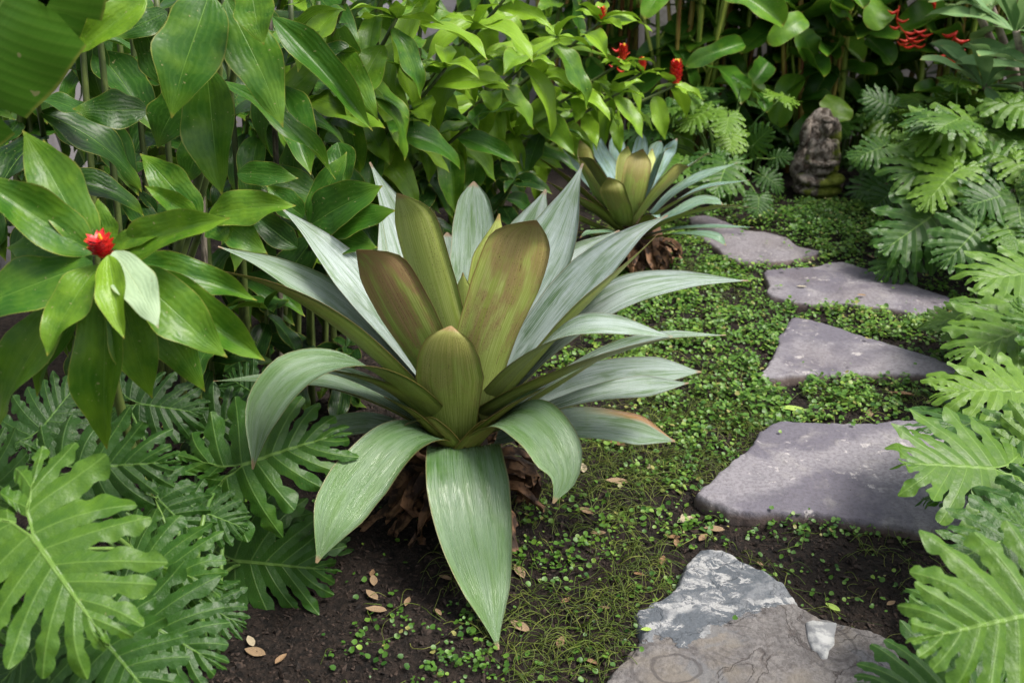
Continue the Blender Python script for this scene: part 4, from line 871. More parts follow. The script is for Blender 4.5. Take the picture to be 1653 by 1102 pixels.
def cane(base, top, label, nl, L, tone, seed, lean=.4, frac=.35, flower=False, wm=1.0, bright=0., hang=1.1):
    """one arching cane with leaves spiralling round its upper part"""
    r_ = np.random.default_rng(seed); b = np.array([base[0], base[1], 0.]); t = np.asarray(top, float)
    r = thing('ginger_plant', b, label, 'ginger', 'ginger plants')
    mid = b+(t-b)*np.array([lean*.45, lean*.45, .55])
    C = spline([b, mid, t], 24); v, f, uv = tube(C[::3].tolist()+[C[-1].tolist()], [.012, .011, .009, .005], 7, 20); put('stem', make_mesh('stem', v, f, M['cane'], uv=uv), r)
    T = nrm(np.gradient(C, axis=0))
    for i in range(nl):
        s = frac+(1-frac)*(i+.5)/nl; k = min(int(s*23), 22); p = C[k]+(C[k+1]-C[k])*(s*23-k); a = i*2.2+r_.uniform(-.4, .4)+seed
        d = np.array([math.cos(a), math.sin(a), 0]); el = r_.uniform(-hang-.35, -.1)+.8*max(0, s-.85)*4*.3
        l = L*r_.uniform(.75, 1.15); dirv = nrm(d*math.cos(el)+np.array([0, 0, math.sin(el)])+T[k]*.15); tip = p+dirv*l
        nh = np.array([0, 0, 1.])*math.cos(el)+d*(-math.sin(el))*1.0+r_.normal(0, .25, 3)+np.array([0, -.5, 0]); nh = nh*(1 if np.dot(nh, [0, -.8, .6]) > 0 else -1)
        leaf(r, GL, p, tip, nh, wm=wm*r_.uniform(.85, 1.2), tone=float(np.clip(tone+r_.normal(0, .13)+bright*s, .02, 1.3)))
    tipp = C[-1]
    for i in range(5):                                        # terminal whorl
        a = i*1.256+seed; d = np.array([math.cos(a), math.sin(a), 0]); el = r_.uniform(-.5, .5); l = L*r_.uniform(.45, .8)
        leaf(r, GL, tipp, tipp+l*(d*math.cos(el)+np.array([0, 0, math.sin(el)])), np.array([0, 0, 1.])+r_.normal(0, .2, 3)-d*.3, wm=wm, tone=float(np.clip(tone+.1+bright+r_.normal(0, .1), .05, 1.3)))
    if flower: spike(r, tipp+np.array([0, 0, .01]), flower, flower*.24+.006)
    return r
def tp(u, v, y): return P(u, v, y)
CANES = [
 # (tip pixel,Y) base offset, label, leaves, length, tone (lowered to paint the hollow's shade), bright (lightens upper leaves)
 ((470, 60, 2.5), (-.25, .15), 'ginger cane rising just right of the hanging top left leaves', 12, .25, .40, .1, 0),
 ((560, -10, 2.6), (-.3, .25), 'ginger cane crossing the top edge left of centre with an angled bare stem', 12, .25, .48, .2, 0),
 ((540, 150, 2.75), (-.25, .2), 'ginger cane with leaves low over the dark gap left of centre', 10, .24, .36, .1, 0),
 ((640, 30, 2.75), (-.35, .2), 'ginger cane with a long glossy leaf arching down above the bromeliad', 12, .25, .5, .2, 0),
 ((640, 190, 3.0), (-.3, .15), 'ginger cane with two broad dark leaves hanging above the bromeliad', 10, .24, .36, .05, 0),
 ((700, -20, 3.0), (-.4, .2), 'ginger cane whose yellow green leaves reach the top edge near centre', 13, .25, .6, .2, 0),
 ((720, 110, 3.1), (-.4, .1), 'ginger cane with a straight hanging leaf directly above the central bromeliad leaf', 12, .24, .5, .15, 0),
 ((770, 40, 3.2), (-.45, .2), 'ginger cane with drooping lime leaves at upper centre', 13, .25, .6, .2, 0),
 ((760, 200, 3.25), (-.4, .1), 'shaded ginger cane low at centre behind the bromeliad tips', 11, .23, .38, .1, 0),
 ((830, -20, 3.4), (-.5, .1), 'ginger cane touching the top edge right of centre', 13, .25, .65, .2, 0),
 ((850, 100, 3.4), (-.5, .1), 'ginger cane arching right with dense mid green leaves', 14, .24, .52, .2, 0),
 ((900, 60, 3.6), (-.55, .1), 'ginger cane with crowded bright leaves left of the small red bud', 14, .24, .62, .25, 0),
 ((970, 35, 3.8), (-.6, .1), 'ginger cane topped by a small red bud near the top edge', 14, .24, .62, .3, .035),
 ((930, 150, 3.7), (-.6, .05), 'ginger cane with rippled leaves above the rear bromeliad', 13, .23, .52, .2, 0),
 ((1005, 100, 4.0), (-.6, .1), 'ginger cane with slim red bracts in front of the pale wall', 12, .22, .6, .3, .05),
 ((1000, 150, 4.0), (-.6, 0), 'ginger cane leaning right over the blue leaves of the rear bromeliad', 12, .22, .58, .2, 0),
 ((1036, 118, 4.15), (-.65, 0), 'ginger cane ending in a short orange tipped red bud', 10, .2, .62, .3, .045),
 ((1090, 138, 4.3), (-.7, 0), 'outermost ginger cane carrying a tall red spike with a yellow top', 9, .2, .6, .3, .085),
 ((880, 210, 3.7), (-.4, .1), 'shaded ginger cane over the left leaves of the rear bromeliad', 10, .22, .4, .1, 0),
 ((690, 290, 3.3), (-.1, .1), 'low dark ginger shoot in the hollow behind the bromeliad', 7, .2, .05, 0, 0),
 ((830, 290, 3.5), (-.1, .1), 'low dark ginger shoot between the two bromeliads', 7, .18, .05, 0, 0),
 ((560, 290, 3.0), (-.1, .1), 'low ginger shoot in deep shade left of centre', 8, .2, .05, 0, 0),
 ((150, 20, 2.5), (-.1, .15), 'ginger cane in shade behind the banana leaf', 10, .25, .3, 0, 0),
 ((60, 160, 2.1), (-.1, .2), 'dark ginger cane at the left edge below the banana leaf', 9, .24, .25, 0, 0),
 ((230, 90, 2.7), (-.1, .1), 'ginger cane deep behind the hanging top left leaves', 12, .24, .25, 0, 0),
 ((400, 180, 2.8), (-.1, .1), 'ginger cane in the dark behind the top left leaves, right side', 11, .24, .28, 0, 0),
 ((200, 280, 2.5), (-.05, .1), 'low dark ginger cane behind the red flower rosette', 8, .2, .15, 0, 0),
 ((430, 500, 2.45), (-.03, .05), 'knee high dark ginger shoot added for shade beside the arching left bromeliad leaf', 7, .2, .1, 0, 0),  # this shoot and the next two are added as shading leaves over the soil
 ((560, 560, 2.6), (-.03, .05), 'knee high dark ginger shoot added for shade right behind the bromeliad leaf bases', 6, .17, .1, 0, 0),
 ((340, 560, 2.25), (-.03, .05), 'knee high dark ginger shoot added for shade under the red flower rosette', 7, .2, .12, 0, 0),
 ((450, 330, 2.9), (-.05, .1), 'low dark ginger cane behind the left bromeliad leaves', 8, .2, .15, 0, 0),
]
for i, (tpx, bo, lab, nl, L, tone, br, fl) in enumerate(CANES):
    top = tp(*tpx); br = max(br, 0); cane((top[0]+bo[0], top[1]+bo[1]), top, lab, nl+2, L, tone+(.15 if tpx[0] > 690 and tpx[1] < 160 else -.06), 100+i, flower=fl, bright=br)  # light reaching the upper right canes is put into their leaf tone
for i in range(14):      # taller canes added to shade the thicket, rising out of the frame, lower leaves in view
    x = -1.55+i*.13; y = 2.7+i*.14+random.uniform(-.15, .15)
    pos_words = ['farthest left', 'second from the left edge', 'third from the left edge', 'left of the hanging leaves', 'behind the hanging top left leaves', 'right of the hanging top left leaves', 'above the left bromeliad leaf tips', 'left of upper centre', 'just left of the central leaf', 'above the central bromeliad leaf', 'right of the central leaf', 'above the right bromeliad leaf tip', 'left of the red bud', 'behind the small red bud'][i]
    cane((x, y), (x+random.uniform(.05, .35), y+random.uniform(-.1, .1), random.uniform(1.25, 1.45)), 'tall leafy ginger cane added for shade, leaving at the top, '+pos_words, 14, .25, .12 if i < 7 else .45, 200+i, frac=.3, bright=.25)  # left canes get a darker leaf tone in place of shade
BACK = ['just behind the hanging leaves', 'over the dark hollow', 'above the pale upright bromeliad leaf', 'behind upper centre', 'rear row at upper centre', 'rear row above the round tipped leaf', 'rear row above the widest brown leaf', 'rear row left of the rear bromeliad', 'rear row above the rear bromeliad', 'rear row by the pale wall gap']
for i in range(10):
    x = -1.75+i*.17; y = 3.6+i*.17
    cane((x, y), (x+random.uniform(.0, .25), y+random.uniform(-.1, .1), random.uniform(1.1, 1.35)), 'background ginger cane, '+BACK[i], 18, .27, .18 if i < 3 else .45, 400+i, frac=.34, bright=.2, wm=1.1)  # leftmost rear canes coloured dark for the shade between leaves
# bare old stems in the dark hollow: one thing each
OLD = [(300, 2.35, 'grey'), (435, 2.6, 'ashen'), (330, 2.5, ''), (270, 2.45, ''), (180, 2.3, ''), (120, 2.3, ''), (470, 2.8, ''), (240, 2.6, ''), (385, 2.55, ''), (205, 2.7, ''), (520, 3.0, ''), (150, 2.55, '')]
pw = ['right of the red flower rosette', 'beside the left bromeliad leaf tips', 'under the longest hanging leaf', 'behind the red flower rosette', 'left of the hanging leaves', 'below the banana leaf', 'left of the upright pale bromeliad leaf', 'deep behind the rosette', 'below the bitten ginger shoot', 'deepest behind the rosette', 'deep in the hollow left of centre', 'deep behind the banana leaf']
for i, (u, y, _) in enumerate(OLD):
    p = P(u, 520, y); q = P(u+random.uniform(-25, 25), 60, y+.05)
    v, f, uv = tube([(p[0], p[1], -.02), ((p[0]+q[0])/2+.01, p[1], .5), (q[0], q[1], q[2]+.1)], [.0095, .008, .007], 8, 20)
    o = put('bare_cane', make_mesh('bare_cane', v-np.array([p[0], p[1], 0]), f, M['oldcane' if i in (0, 1) else 'cane'], uv=uv), None, Matrix.Translation((p[0], p[1], 0)))
    tag(o, ('grey brown' if i in (0, 1) else 'dull green')+' bare cane standing in shade, '+pw[i], 'stem', 'bare canes in the dark hollow')

# ------------------------------------------------------------------ banana
bn = thing('banana_plant', (-1.5, 1.5, 0), 'banana plant whose huge ribbed leaf fills the top left corner', 'banana plant')
def banana_leaf(root, pts, hwm, nh, tone, seed, tears=()):
    C = spline([P(*p) for p in pts], 40); T = nrm(np.gradient(C, axis=0)); nh = np.asarray(nh, float); S = nrm(np.cross(T, nh)); N = np.cross(S, T); m = 15; V = []; UV = []; s = np.linspace(0, 1, 40)
    w_ = hwm*np.minimum(1, (s/.12+.05)**.6)*np.clip(1-((s-.75).clip(0)/.25)**2.2, 0, 1)**.6
    for i in range(40):
        for x in np.linspace(-1, 1, m):
            if abs(x) > .5 and i in tears: x = x*.55
            a = abs(x); V.append(C[i]+S[i]*w_[i]*x*(1-.08*a)+N[i]*w_[i]*(.18*a-.42*a*a)+N[i]*.006*math.sin(s[i]*46)*a*a); UV.append((x, s[i]))
    o = put('leaf', make_mesh('banana_leaf', V, grid_faces(40, m), M['banana'], uv=UV), root, None, tone=tone, seed=float(seed))
    v, f, uv = tube(C-N*.006, [.012, .009, .003], 8, 24); r2 = put('midrib', make_mesh('midrib', v, f, M['stalk'], uv=uv), None); r2.parent = o; r2.matrix_local = Matrix.Identity(4)
banana_leaf(bn, [(-320,330,1.55), (-130,160,1.52), (-22,38,1.50), (38,-60,1.5), (100,-200,1.5)], .128, (.35,-1,.5), .5, 3, tears=(11, 21, 30))
banana_leaf(bn, [(-260,120,1.9), (-120,-20,1.8), (-20,-110,1.75), (60,-230,1.75)], .22, (.25,-1,.35), .3, 4)
v, f, uv = tube([(-1.5, 1.5, -.02), (-1.48, 1.5, .6), (-1.42, 1.5, 1.15)], [.07, .06, .03], 12, 16); put('trunk', make_mesh('trunk', v, f, M['helstem'], uv=uv), bn)
v, f, uv = tube([(-1.42, 1.5, 1.1), P(-330, 330, 1.55)], [.02, .014], 8, 6); put('leaf_stalk', make_mesh('leaf_stalk', v, f, M['stalk'], uv=uv), bn)
v, f, uv = tube([(-1.42, 1.5, 1.1), P(-200, 160, 1.9)], [.02, .012], 8, 6); put('leaf_stalk', make_mesh('leaf_stalk', v, f, M['stalk'], uv=uv), bn)

# ================================================================== HELICONIAS (background)
def heliconia(x, y, label, seed, nst=6, h=1.5, nl=9, tone=.42):
    r_ = np.random.default_rng(seed); r = thing('heliconia', (x, y, 0), label, 'heliconia', 'heliconia clumps against the rear wall')
    h = h*1.35; tops = []  # stretched above the frame so unseen upper leaves shade the interior
    for i in range(nst):
        a = r_.uniform(0, 6.28); q = r_.uniform(.02, .17); b = np.array([x+math.cos(a)*q*1.2, y+math.sin(a)*q*.7, 0]); t = b+np.array([r_.normal(0, .20), r_.normal(0, .08), h*r_.uniform(.75, 1.05)])
        mid = (b+t)/2+np.array([r_.normal(0, .02), 0, 0]); rad = r_.uniform(.008, .018)
        v, f, uv = tube([b, mid, t], [rad, rad*.85, rad*.5], 7, 14); put('stem', make_mesh('stem', v, f, M['helstem' if r_.random() < .6 else 'helstem2'], uv=uv), r); tops.append((b, mid, t))
    for i in range(nl):
        b, mid, t = tops[i % nst]; s = r_.uniform(.14, .50) if i % 3 else r_.uniform(.5, .95); p = b+(t-b)*s; a = r_.uniform(0, 6.28); el = r_.uniform(-.6, .9) if s > .35 else r_.uniform(-1.2, .3)
        d = np.array([math.cos(a), math.sin(a)*.7-.15, 0]); d = nrm(d); L = r_.uniform(.28, .46)*(1 if s > .35 else .75); ps = p+d*.04+np.array([0, 0, .06])
        dv = d*math.cos(el)+np.array([0, 0, math.sin(el)]); v, f, uv = tube([p-np.array([0, 0, .08]), p, ps], [.006, .005, .004], 5, 6); put('leaf_stalk', make_mesh('leaf_stalk', v, f, M['helstem'], uv=uv), r)
        leaf(r, HL, ps, ps+dv*L, np.array([0, 0, 1.])*math.cos(el)-d*math.sin(el)+np.array([0, -.35, 0])+r_.normal(0, .25, 3), wm=r_.uniform(.85, 1.15), tone=float(np.clip(tone+r_.normal(0, .17), .05, 1)))
    return r
hlab = ['heliconia clump behind the tall red ginger spike', 'heliconia clump at upper centre right with a broad arching leaf', 'heliconia clump left of the statue with dark hanging leaves', 'heliconia clump with close yellowish stems left of the statue', 'heliconia clump rising directly behind the stone statue', 'heliconia clump right behind the statue with a low pale leaf', 'heliconia clump bearing the large red zigzag flower', 'heliconia clump right of the red zigzag flower', 'heliconia clump behind the plumeria leaves', 'heliconia clump at the far right top corner', 'heliconia clump far left behind the ginger thicket', 'heliconia clump behind the small red bud']
hx = [.95, 1.15, 1.45, 1.65, 1.85, 2.1, 2.4, 2.7, 3.05, 3.35, .35, .65]
H = []
for i, x in enumerate(hx):
    H.append(heliconia(x, 5.50+.2*((i*7) % 3)+(.15 if i > 9 else 0), hlab[i], 300+i, nst=15 if i in (2, 3, 4, 5) else 12, h=1.35, nl=46, tone=.42))
leaf(H[5], HL, P(1305,178,5.2), P(1352,196,5.05), (-.2,-1,.6), wpx=60, tone=.85, var=0) if False else None
for (a, b, wp, tn, k) in [(((1356,158),(1334,203)), (5.2,5.1), 58, .8, 5), (((1165,-20),(1265,42)), (5.1,5.0), 50, .65, 1), (((1300,30),(1240,72)), (5.2,5.1), 36, .7, 3), (((1310,95),(1290,50)), (5.3,5.3), 44, .6, 4), (((1200,70),(1107,108)), (5.2,5.1), 30, .55, 1), (((1430,10),(1400,45)), (5.2,5.1), 46, .75, 6), (((1240,100),(1212,135)), (5.3,5.2), 40, .45, 2), (((1225,150),(1238,182)), (5.3,5.2), 26, .5, 2), (((1370,20),(1340,12)), (5.3,5.2), 40, .6, 5), (((1400,60),(1440,105)), (5.4,5.3), 40, .4, 6)]:
    leaf(H[k], HL if k != 5 or tn < .8 else GL, P(*a[0], b[0]), P(*a[1], b[1]), (.1,-1,.6), wpx=wp, tone=tn)
def zigzag(root, pts, sc=1.):
    W = [P(*p) for p in pts]; v, f, uv = tube(W, [.006*sc, .005*sc, .004*sc], 6, 16); bg = Bag(); bg.add(v, f)
    C = spline(W, 40)
    for i in range(3, 39, 7):
        sd_ = 1 if (i//7) % 2 else -1; T = nrm(C[min(i+1, 39)]-C[i-1]); d = nrm(np.array([sd_*1., -.2, .35])+T*.6); L = .095*sc
        v, f, uv = tube([C[i], C[i]+d*L*.5+T*.01, C[i]+d*L+np.array([0, 0, .012])], [.008*sc, .013*sc, .001], 6, 7); bg.add(v, f)
    put('flower', bg.mesh('flower', M['redor']), root)
zigzag(H[6], [(1452,10,5.1),(1448,35,5.1),(1462,55,5.1),(1475,75,5.1)], .62)
zigzag(H[6], [(1495,48,5.1),(1478,62,5.1),(1458,76,5.1)], .6)
zigzag(H[7], [(1508,15,5.2),(1512,-10,5.2),(1510,-40,5.2)], .8)
zigzag(H[7], [(1545,50,5.0),(1535,72,5.0),(1530,95,5.0)], .8)
zigzag(H[11], [(1003,75,5.0),(1000,95,5.0),(996,112,5.0)], .5)

# ================================================================== PLUMERIA
pc = P(1640, 150, 4.6)
pl = thing('plumeria', (pc[0]+.25, 4.75, 0), 'plumeria shrub with long grey green leaves at the top right corner', 'plumeria')
def whorl(c, n, L, seed, tone=.55):
    r_ = np.random.default_rng(seed)
    for i in range(n):
        a = i*2.4+seed; el = r_.uniform(-.35, .75); d = np.array([math.cos(a), math.sin(a), 0]); l = L*r_.uniform(.75, 1.1); q = c+d*.015
        leaf(pl, PLm, q, q+l*(d*math.cos(el)+np.array([0, 0, math.sin(el)])), np.array([0, -.25, 1.])*math.cos(el)-d*math.sin(el)*.9+r_.normal(0, .15, 3), wm=r_.uniform(.85, 1.15), tone=float(np.clip(tone+r_.normal(0, .12), 0, 1)))
wc = [((1640,50,4.5), 13, .38, .55), ((1590,140,4.5), 11, .34, .45), ((1600,10,4.8), 9, .34, .7), ((1675,110,4.4), 10, .36, .5), ((1560,-20,4.9), 8, .3, .6)]
hub = np.array([pc[0]+.22, 4.72, .45])
v, f, uv = tube([(pc[0]+.25, 4.75, -.02), hub-np.array([0, 0, .2]), hub], [.045, .035, .03], 10, 10); put('trunk', make_mesh('trunk', v, f, M['plumbark'], uv=uv), pl)
for i, (c, n, L, tn) in enumerate(wc):
    c = P(*c); v, f, uv = tube([hub, (hub+c)/2+np.array([0, 0, -.05]), c], [.026, .02, .014], 8, 10); put('branch', make_mesh('branch', v, f, M['plumbark'], uv=uv), pl); whorl(c, n, L, 20+i, tn)

# ================================================================== STATUE
stc = G(1322, 322, 0)
st = thing('statue', (stc[0], stc[1]+.08, 0), 'small weathered mossy stone buddha statue with folded hands', 'statue')
def blob(bm, c, r, rot=0, seg=16):
    m4 = Matrix.Translation(c) @ Matrix.Rotation(rot, 4, 'Y') @ Matrix.Diagonal((*r, 1)); bmesh.ops.create_uvsphere(bm, u_segments=seg, v_segments=seg//2+2, radius=1, matrix=m4)
bm = bmesh.new()
for c, r, ro in [((0, .06, .06), (.125, .085, .10), 0), ((0, .09, .2), (.105, .06, .17), 0), ((0, .09, .3), (.09, .05, .10), 0), ((.02, .09, .34), (.078, .045, .075), 0),
                 ((-.10, .06, .15), (.045, .05, .08), .4), ((.10, .06, .15), (.045, .05, .08), -.3), ((-.085, .05, .30), (.03, .04, .07), .2), ((.10, .05, .30), (.03, .04, .08), -.2)]: blob(bm, c, r, ro)     # rough arched backing stone
me = bpy.data.meshes.new('backing_rock'); bm.to_mesh(me); bm.free(); me.materials.append(M['statue'])
o = put('backing_rock', me, st, Matrix.Translation(st.location) @ Matrix.Diagonal((.84, 1, 1.04, 1)))
def remesh(o, vs, amt, sc):
    m = o.modifiers.new('r', 'REMESH'); m.mode = 'VOXEL'; m.voxel_size = vs; m.use_smooth_shade = True
    t = bpy.data.textures.new('rough', 'CLOUDS'); t.noise_scale = sc; d = o.modifiers.new('d', 'DISPLACE'); d.texture = t; d.strength = amt; d.mid_level = .5
remesh(o, .006, .012, .04)
bm = bmesh.new()
for c, r, ro in [((.005, -.035, .295), (.026, .027, .034), 0), ((.005, -.03, .328), (.028, .028, .014), 0), ((.005, -.062, .292), (.005, .006, .010), 0), ((-.006, -.058, .300), (.006, .004, .003), 0), ((.016, -.058, .300), (.006, .004, .003), 0), ((.005, -.060, .279), (.008, .004, .003), 0), ((-.023, -.03, .29), (.005, .007, .013), 0), ((.033, -.03, .29), (.005, .007, .013), 0),
                 ((.005, -.02, .25), (.018, .018, .02), 0), ((.005, -.025, .19), (.05, .04, .065), 0), ((-.04, -.02, .225), (.024, .024, .024), 0), ((.05, -.02, .225), (.024, .024, .024), 0),
                 ((-.055, -.03, .185), (.017, .02, .045), .25), ((.065, -.03, .185), (.017, .02, .045), -.25), ((-.03, -.06, .15), (.038, .016, .015), .25), ((.038, -.06, .15), (.038, .016, .015), -.25), ((.004, -.072, .148), (.02, .012, .013), 0),
                 ((.005, -.03, .12), (.055, .04, .03), 0), ((-.05, -.03, .075), (.055, .05, .028), .15), ((.06, -.03, .075), (.055, .05, .028), -.15), ((.005, -.06, .07), (.05, .03, .02), 0), ((.005, -.01, .03), (.11, .075, .035), 0)]: blob(bm, c, r, ro, 20)
me = bpy.data.meshes.new('figure'); bmesh.ops.scale(bm, vec=(1.15, 1.2, 1.2), verts=bm.verts); bm.to_mesh(me); bm.free(); me.materials.append(M['statue'])
o = put('figure', me, st, Matrix.Translation(st.location)); remesh(o, .003, .002, .018)

# black plastic spotlight peeping out by the statue and near the rear bromeliad
for (u, v_, yy, lab) in [(1365, 318, None, 'small black garden light on the ground right of the statue'), (955, 452, None, 'small black garden light in shade left of the rear bromeliad roots')]:
    g = G(u, v_, 0); r = thing('garden_light', g, lab, 'garden light', 'black garden lights')
    v, f, uv = tube([g+np.array([0, 0, -.02]), g+np.array([0, 0, .035])], [.006, .006], 8, 4); put('spike', make_mesh('spike', v, f, M['black']), r)
    v, f, uv = tube([g+np.array([0, .02, .04]), g+np.array([0, 0, .05]), g+np.array([0, -.03, .065])], [.016, .022, .024], 12, 6); put('lamp_head', make_mesh('lamp_head', v, f, M['black']), r)

# ================================================================== GROUND COVER / LITTER
def density(q):
    """clump density over the bed, in world coordinates via the places seen in the photo"""
    D = np.zeros(len(q))
    for (u, v, ru, rv, a) in [(1290, 375, .38, .38, 1.6), (1340, 350, .30, .2, 1.6), (1100, 480, .45, .45, .85), (1180, 560, .3, .5, .9), (1150, 440, .3, .35, 1.0), (1300, 510, .5, .12, 1.2), (1450, 530, .4, .14, 1.5), (1400, 500, .5, .1, 1.2), (1300, 415, .4, .12, 1.1), (1350, 640, .5, .14, 1.25), (1200, 645, .3, .2, 1.2), (1500, 640, .3, .12, .9), (1070, 600, .22, .25, 1.1), (1080, 700, .3, .2, .5), (1000, 590, .3, .25, .8), (1080, 400, .25, .35, 1.0),
                              (1180, 840, .16, .07, .75), (920, 880, .12, .14, .55), (1080, 760, .14, .12, .35), (720, 1060, .11, .09, 1.0), (640, 1010, .06, .08, .2), (570, 1040, .04, .07, .4), (1000, 800, .4, .4, .07), (1020, 930, .3, .25, .08), (1330, 860, .2, .05, .3), (1290, 960, .25, .15, .08), (1420, 450, .3, .2, .5), (1560, 600, .3, .4, .35), (950, 1050, .3, .15, .10), (640, 800, .3, .3, .04)]:
        c = G(u, v)[:2]; D = np.maximum(D, a*np.exp(-((q[:, 0]-c[0])/ru)**2-((q[:, 1]-c[1])/rv)**2))
    return D
N0 = 200000
q = np.stack([rng.uniform(-1.0, 2.6, N0), rng.uniform(1.1, 5.2, N0)], 1)
D = density(q)*(.25+1.5*np.clip(vnoise(q[:, 0], q[:, 1], 9, 31)*1.1-.1, 0, 1))*np.clip(vnoise(q[:, 0], q[:, 1], 22, 33)*2.8-.6, .04, 1.5)
keep = (rng.random(N0) < D*1.3) & (~in_slab(q, -.012) | (rng.random(N0) < .012)); q = q[keep]; D = D[keep]
sl = in_slab(q, -.01)
def cover_mesh(q, D, sl):
    n = len(q); k = 8; a = np.linspace(0, 2*np.pi, k, endpoint=False)+.39; rad = rng.uniform(.003, .0082, n)*(1-.12*(q[:, 1] < 2.))*(1+.2*(D > .9))
    h = gh(q[:, 0], q[:, 1])+.004+rng.random(n)**1.3*(.012+.030*np.clip(D, 0, 1.2)); mc = G(1300, 370)[:2]; h += .06*np.exp(-((q[:, 0]-mc[0])/.3)**2-((q[:, 1]-mc[1])/.3)**2)*rng.random(n)**.5; h[sl] = .042
    tilt = nrm(np.stack([rng.normal(0, .35, n), rng.normal(-.12, .35, n), np.ones(n)], 1)); t1 = nrm(np.cross(tilt, np.tile([.3, 1., 0], (n, 1)))); t2 = np.cross(tilt, t1)
    rot = rng.uniform(0, 6.28, n); c = np.column_stack([q, h]); Vs = np.empty((n, k+1, 3)); Vs[:, 0] = c-tilt*rad[:, None]*.18
    for j in range(k):
        aa = a[j]+rot; rr = rad*(.72 if j == 0 else 1.)*(1+.05*np.sin(3*aa)); Vs[:, j+1] = c+(t1*np.cos(aa)[:, None]+t2*np.sin(aa)[:, None])*rr[:, None]+tilt*(rng.normal(0, .07, n)*rad)[:, None]
    base = np.arange(n)*(k+1); F = np.stack([np.stack([base, base+1+j, base+1+(j+1) % k], 1) for j in range(k)], 1).reshape(-1, 3)
    val = np.clip(.42+.35*(vnoise(q[:, 0], q[:, 1], 3, 44)-.5)+rng.normal(0, .17, n)+.1*(q[:, 1] > 2.4), 0, 1); val[rng.random(n) < .025] = 1
    return Vs.reshape(-1, 3), F, np.repeat(val, k+1)
def fast(name, V, F, val, mat):
    me = bpy.data.meshes.new(name); me.vertices.add(len(V)); me.vertices.foreach_set('co', V.astype(np.float32).ravel()); nf, kk = F.shape
    me.loops.add(nf*kk); me.loops.foreach_set('vertex_index', F.astype(np.int32).ravel()); me.polygons.add(nf); me.polygons.foreach_set('loop_start', np.arange(0, nf*kk, kk, dtype=np.int32)); me.polygons.foreach_set('loop_total', np.full(nf, kk, dtype=np.int32))
    me.update(calc_edges=True); me.validate(); me.polygons.foreach_set('use_smooth', np.ones(len(me.polygons), dtype=bool))
    if val is not None:
        ca = me.color_attributes.new('var', 'FLOAT_COLOR', 'POINT'); c4_ = np.ones((len(V), 4), np.float32); c4_[:, :3] = val[:, None]; ca.data.foreach_set('color', c4_.ravel())
    me.materials.append(mat); o = bpy.data.objects.new(name, me); col.objects.link(o); return o
V, F, val = cover_mesh(q, D, sl); print('cover leaves', len(q))
tag(fast('ground_cover', V, F, val, M['cover']), 'carpet of tiny round green leaves creeping between the stepping stones', 'ground cover', kind='stuff')
# thin creeping runners
def runners(n, seed):
    r_ = np.random.default_rng(seed); NN = n*12; p = np.stack([r_.uniform(-.4, 2.4, NN), r_.uniform(1.15, 4.2, NN)], 1)
    dn = np.zeros(NN)
    for (u, v, ru, rv, a) in [(950, 900, .28, .30, 1.), (1050, 760, .35, .35, 1.), (1000, 1020, .28, .2, 1.), (1350, 870, .3, .07, .9), (1250, 650, .6, .2, .7), (1100, 600, .4, .4, .35), (1250, 900, .2, .15, .4), (880, 1060, .25, .2, .8), (1150, 690, .3, .2, .9), (720, 1040, .15, .1, .5), (1400, 950, .3, .2, .12), (1100, 480, .5, .4, .3)]:
        c = G(u, v)[:2]; dn = np.maximum(dn, a*np.exp(-((p[:, 0]-c[0])/ru)**2-((p[:, 1]-c[1])/rv)**2))
    dn *= np.clip(vnoise(p[:, 0], p[:, 1], 7, 55)*3.2-1.1, .05, 1)
    p = p[(r_.random(NN) < dn*.5) & ~in_slab(p, .0)][:n]; n = len(p); K = 9
    th = r_.uniform(0, 6.28, n); kap = r_.normal(0, 16, n); L = r_.uniform(.03, .11, n); C = np.zeros((n, K, 3)); C[:, 0, :2] = p
    for k in range(1, K):
        th = th+kap*L/K+r_.normal(0, .22, n); C[:, k, 0] = C[:, k-1, 0]+np.cos(th)*L/K; C[:, k, 1] = C[:, k-1, 1]+np.sin(th)*L/K
    arch = np.sin(np.linspace(0, np.pi, K))[None]*r_.uniform(.002, .024, n)[:, None]; C[:, :, 2] = gh(C[:, :, 0], C[:, :, 1])+.004+arch
    T = nrm(np.gradient(C, axis=1)); S = nrm(np.cross(T, np.array([0, 0, 1.]))); U = np.cross(S, T); rad = r_.uniform(.0005, .0011, n)[:, None, None]; Vs = np.stack([C+S*rad, C-S*rad*.5+U*rad*.87, C-S*rad*.5-U*rad*.87], 2)
    idx = np.arange(n*K*3).reshape(n, K, 3); F = np.concatenate([np.stack([idx[:, :-1, j], idx[:, :-1, (j+1) % 3], idx[:, 1:, (j+1) % 3], idx[:, 1:, j]], -1).reshape(-1, 4) for j in range(3)])
    return Vs.reshape(-1, 3), F, np.repeat(np.clip(r_.normal(.5, .25, n), 0, 1), K*3)
V, F, val = runners(8500, 5); print('runners', len(V)//27)
tag(fast('creeping_runners', V, F, val, M['runner']), 'tangle of thin yellow green creeping stems over the dark soil', 'creeper', kind='stuff')
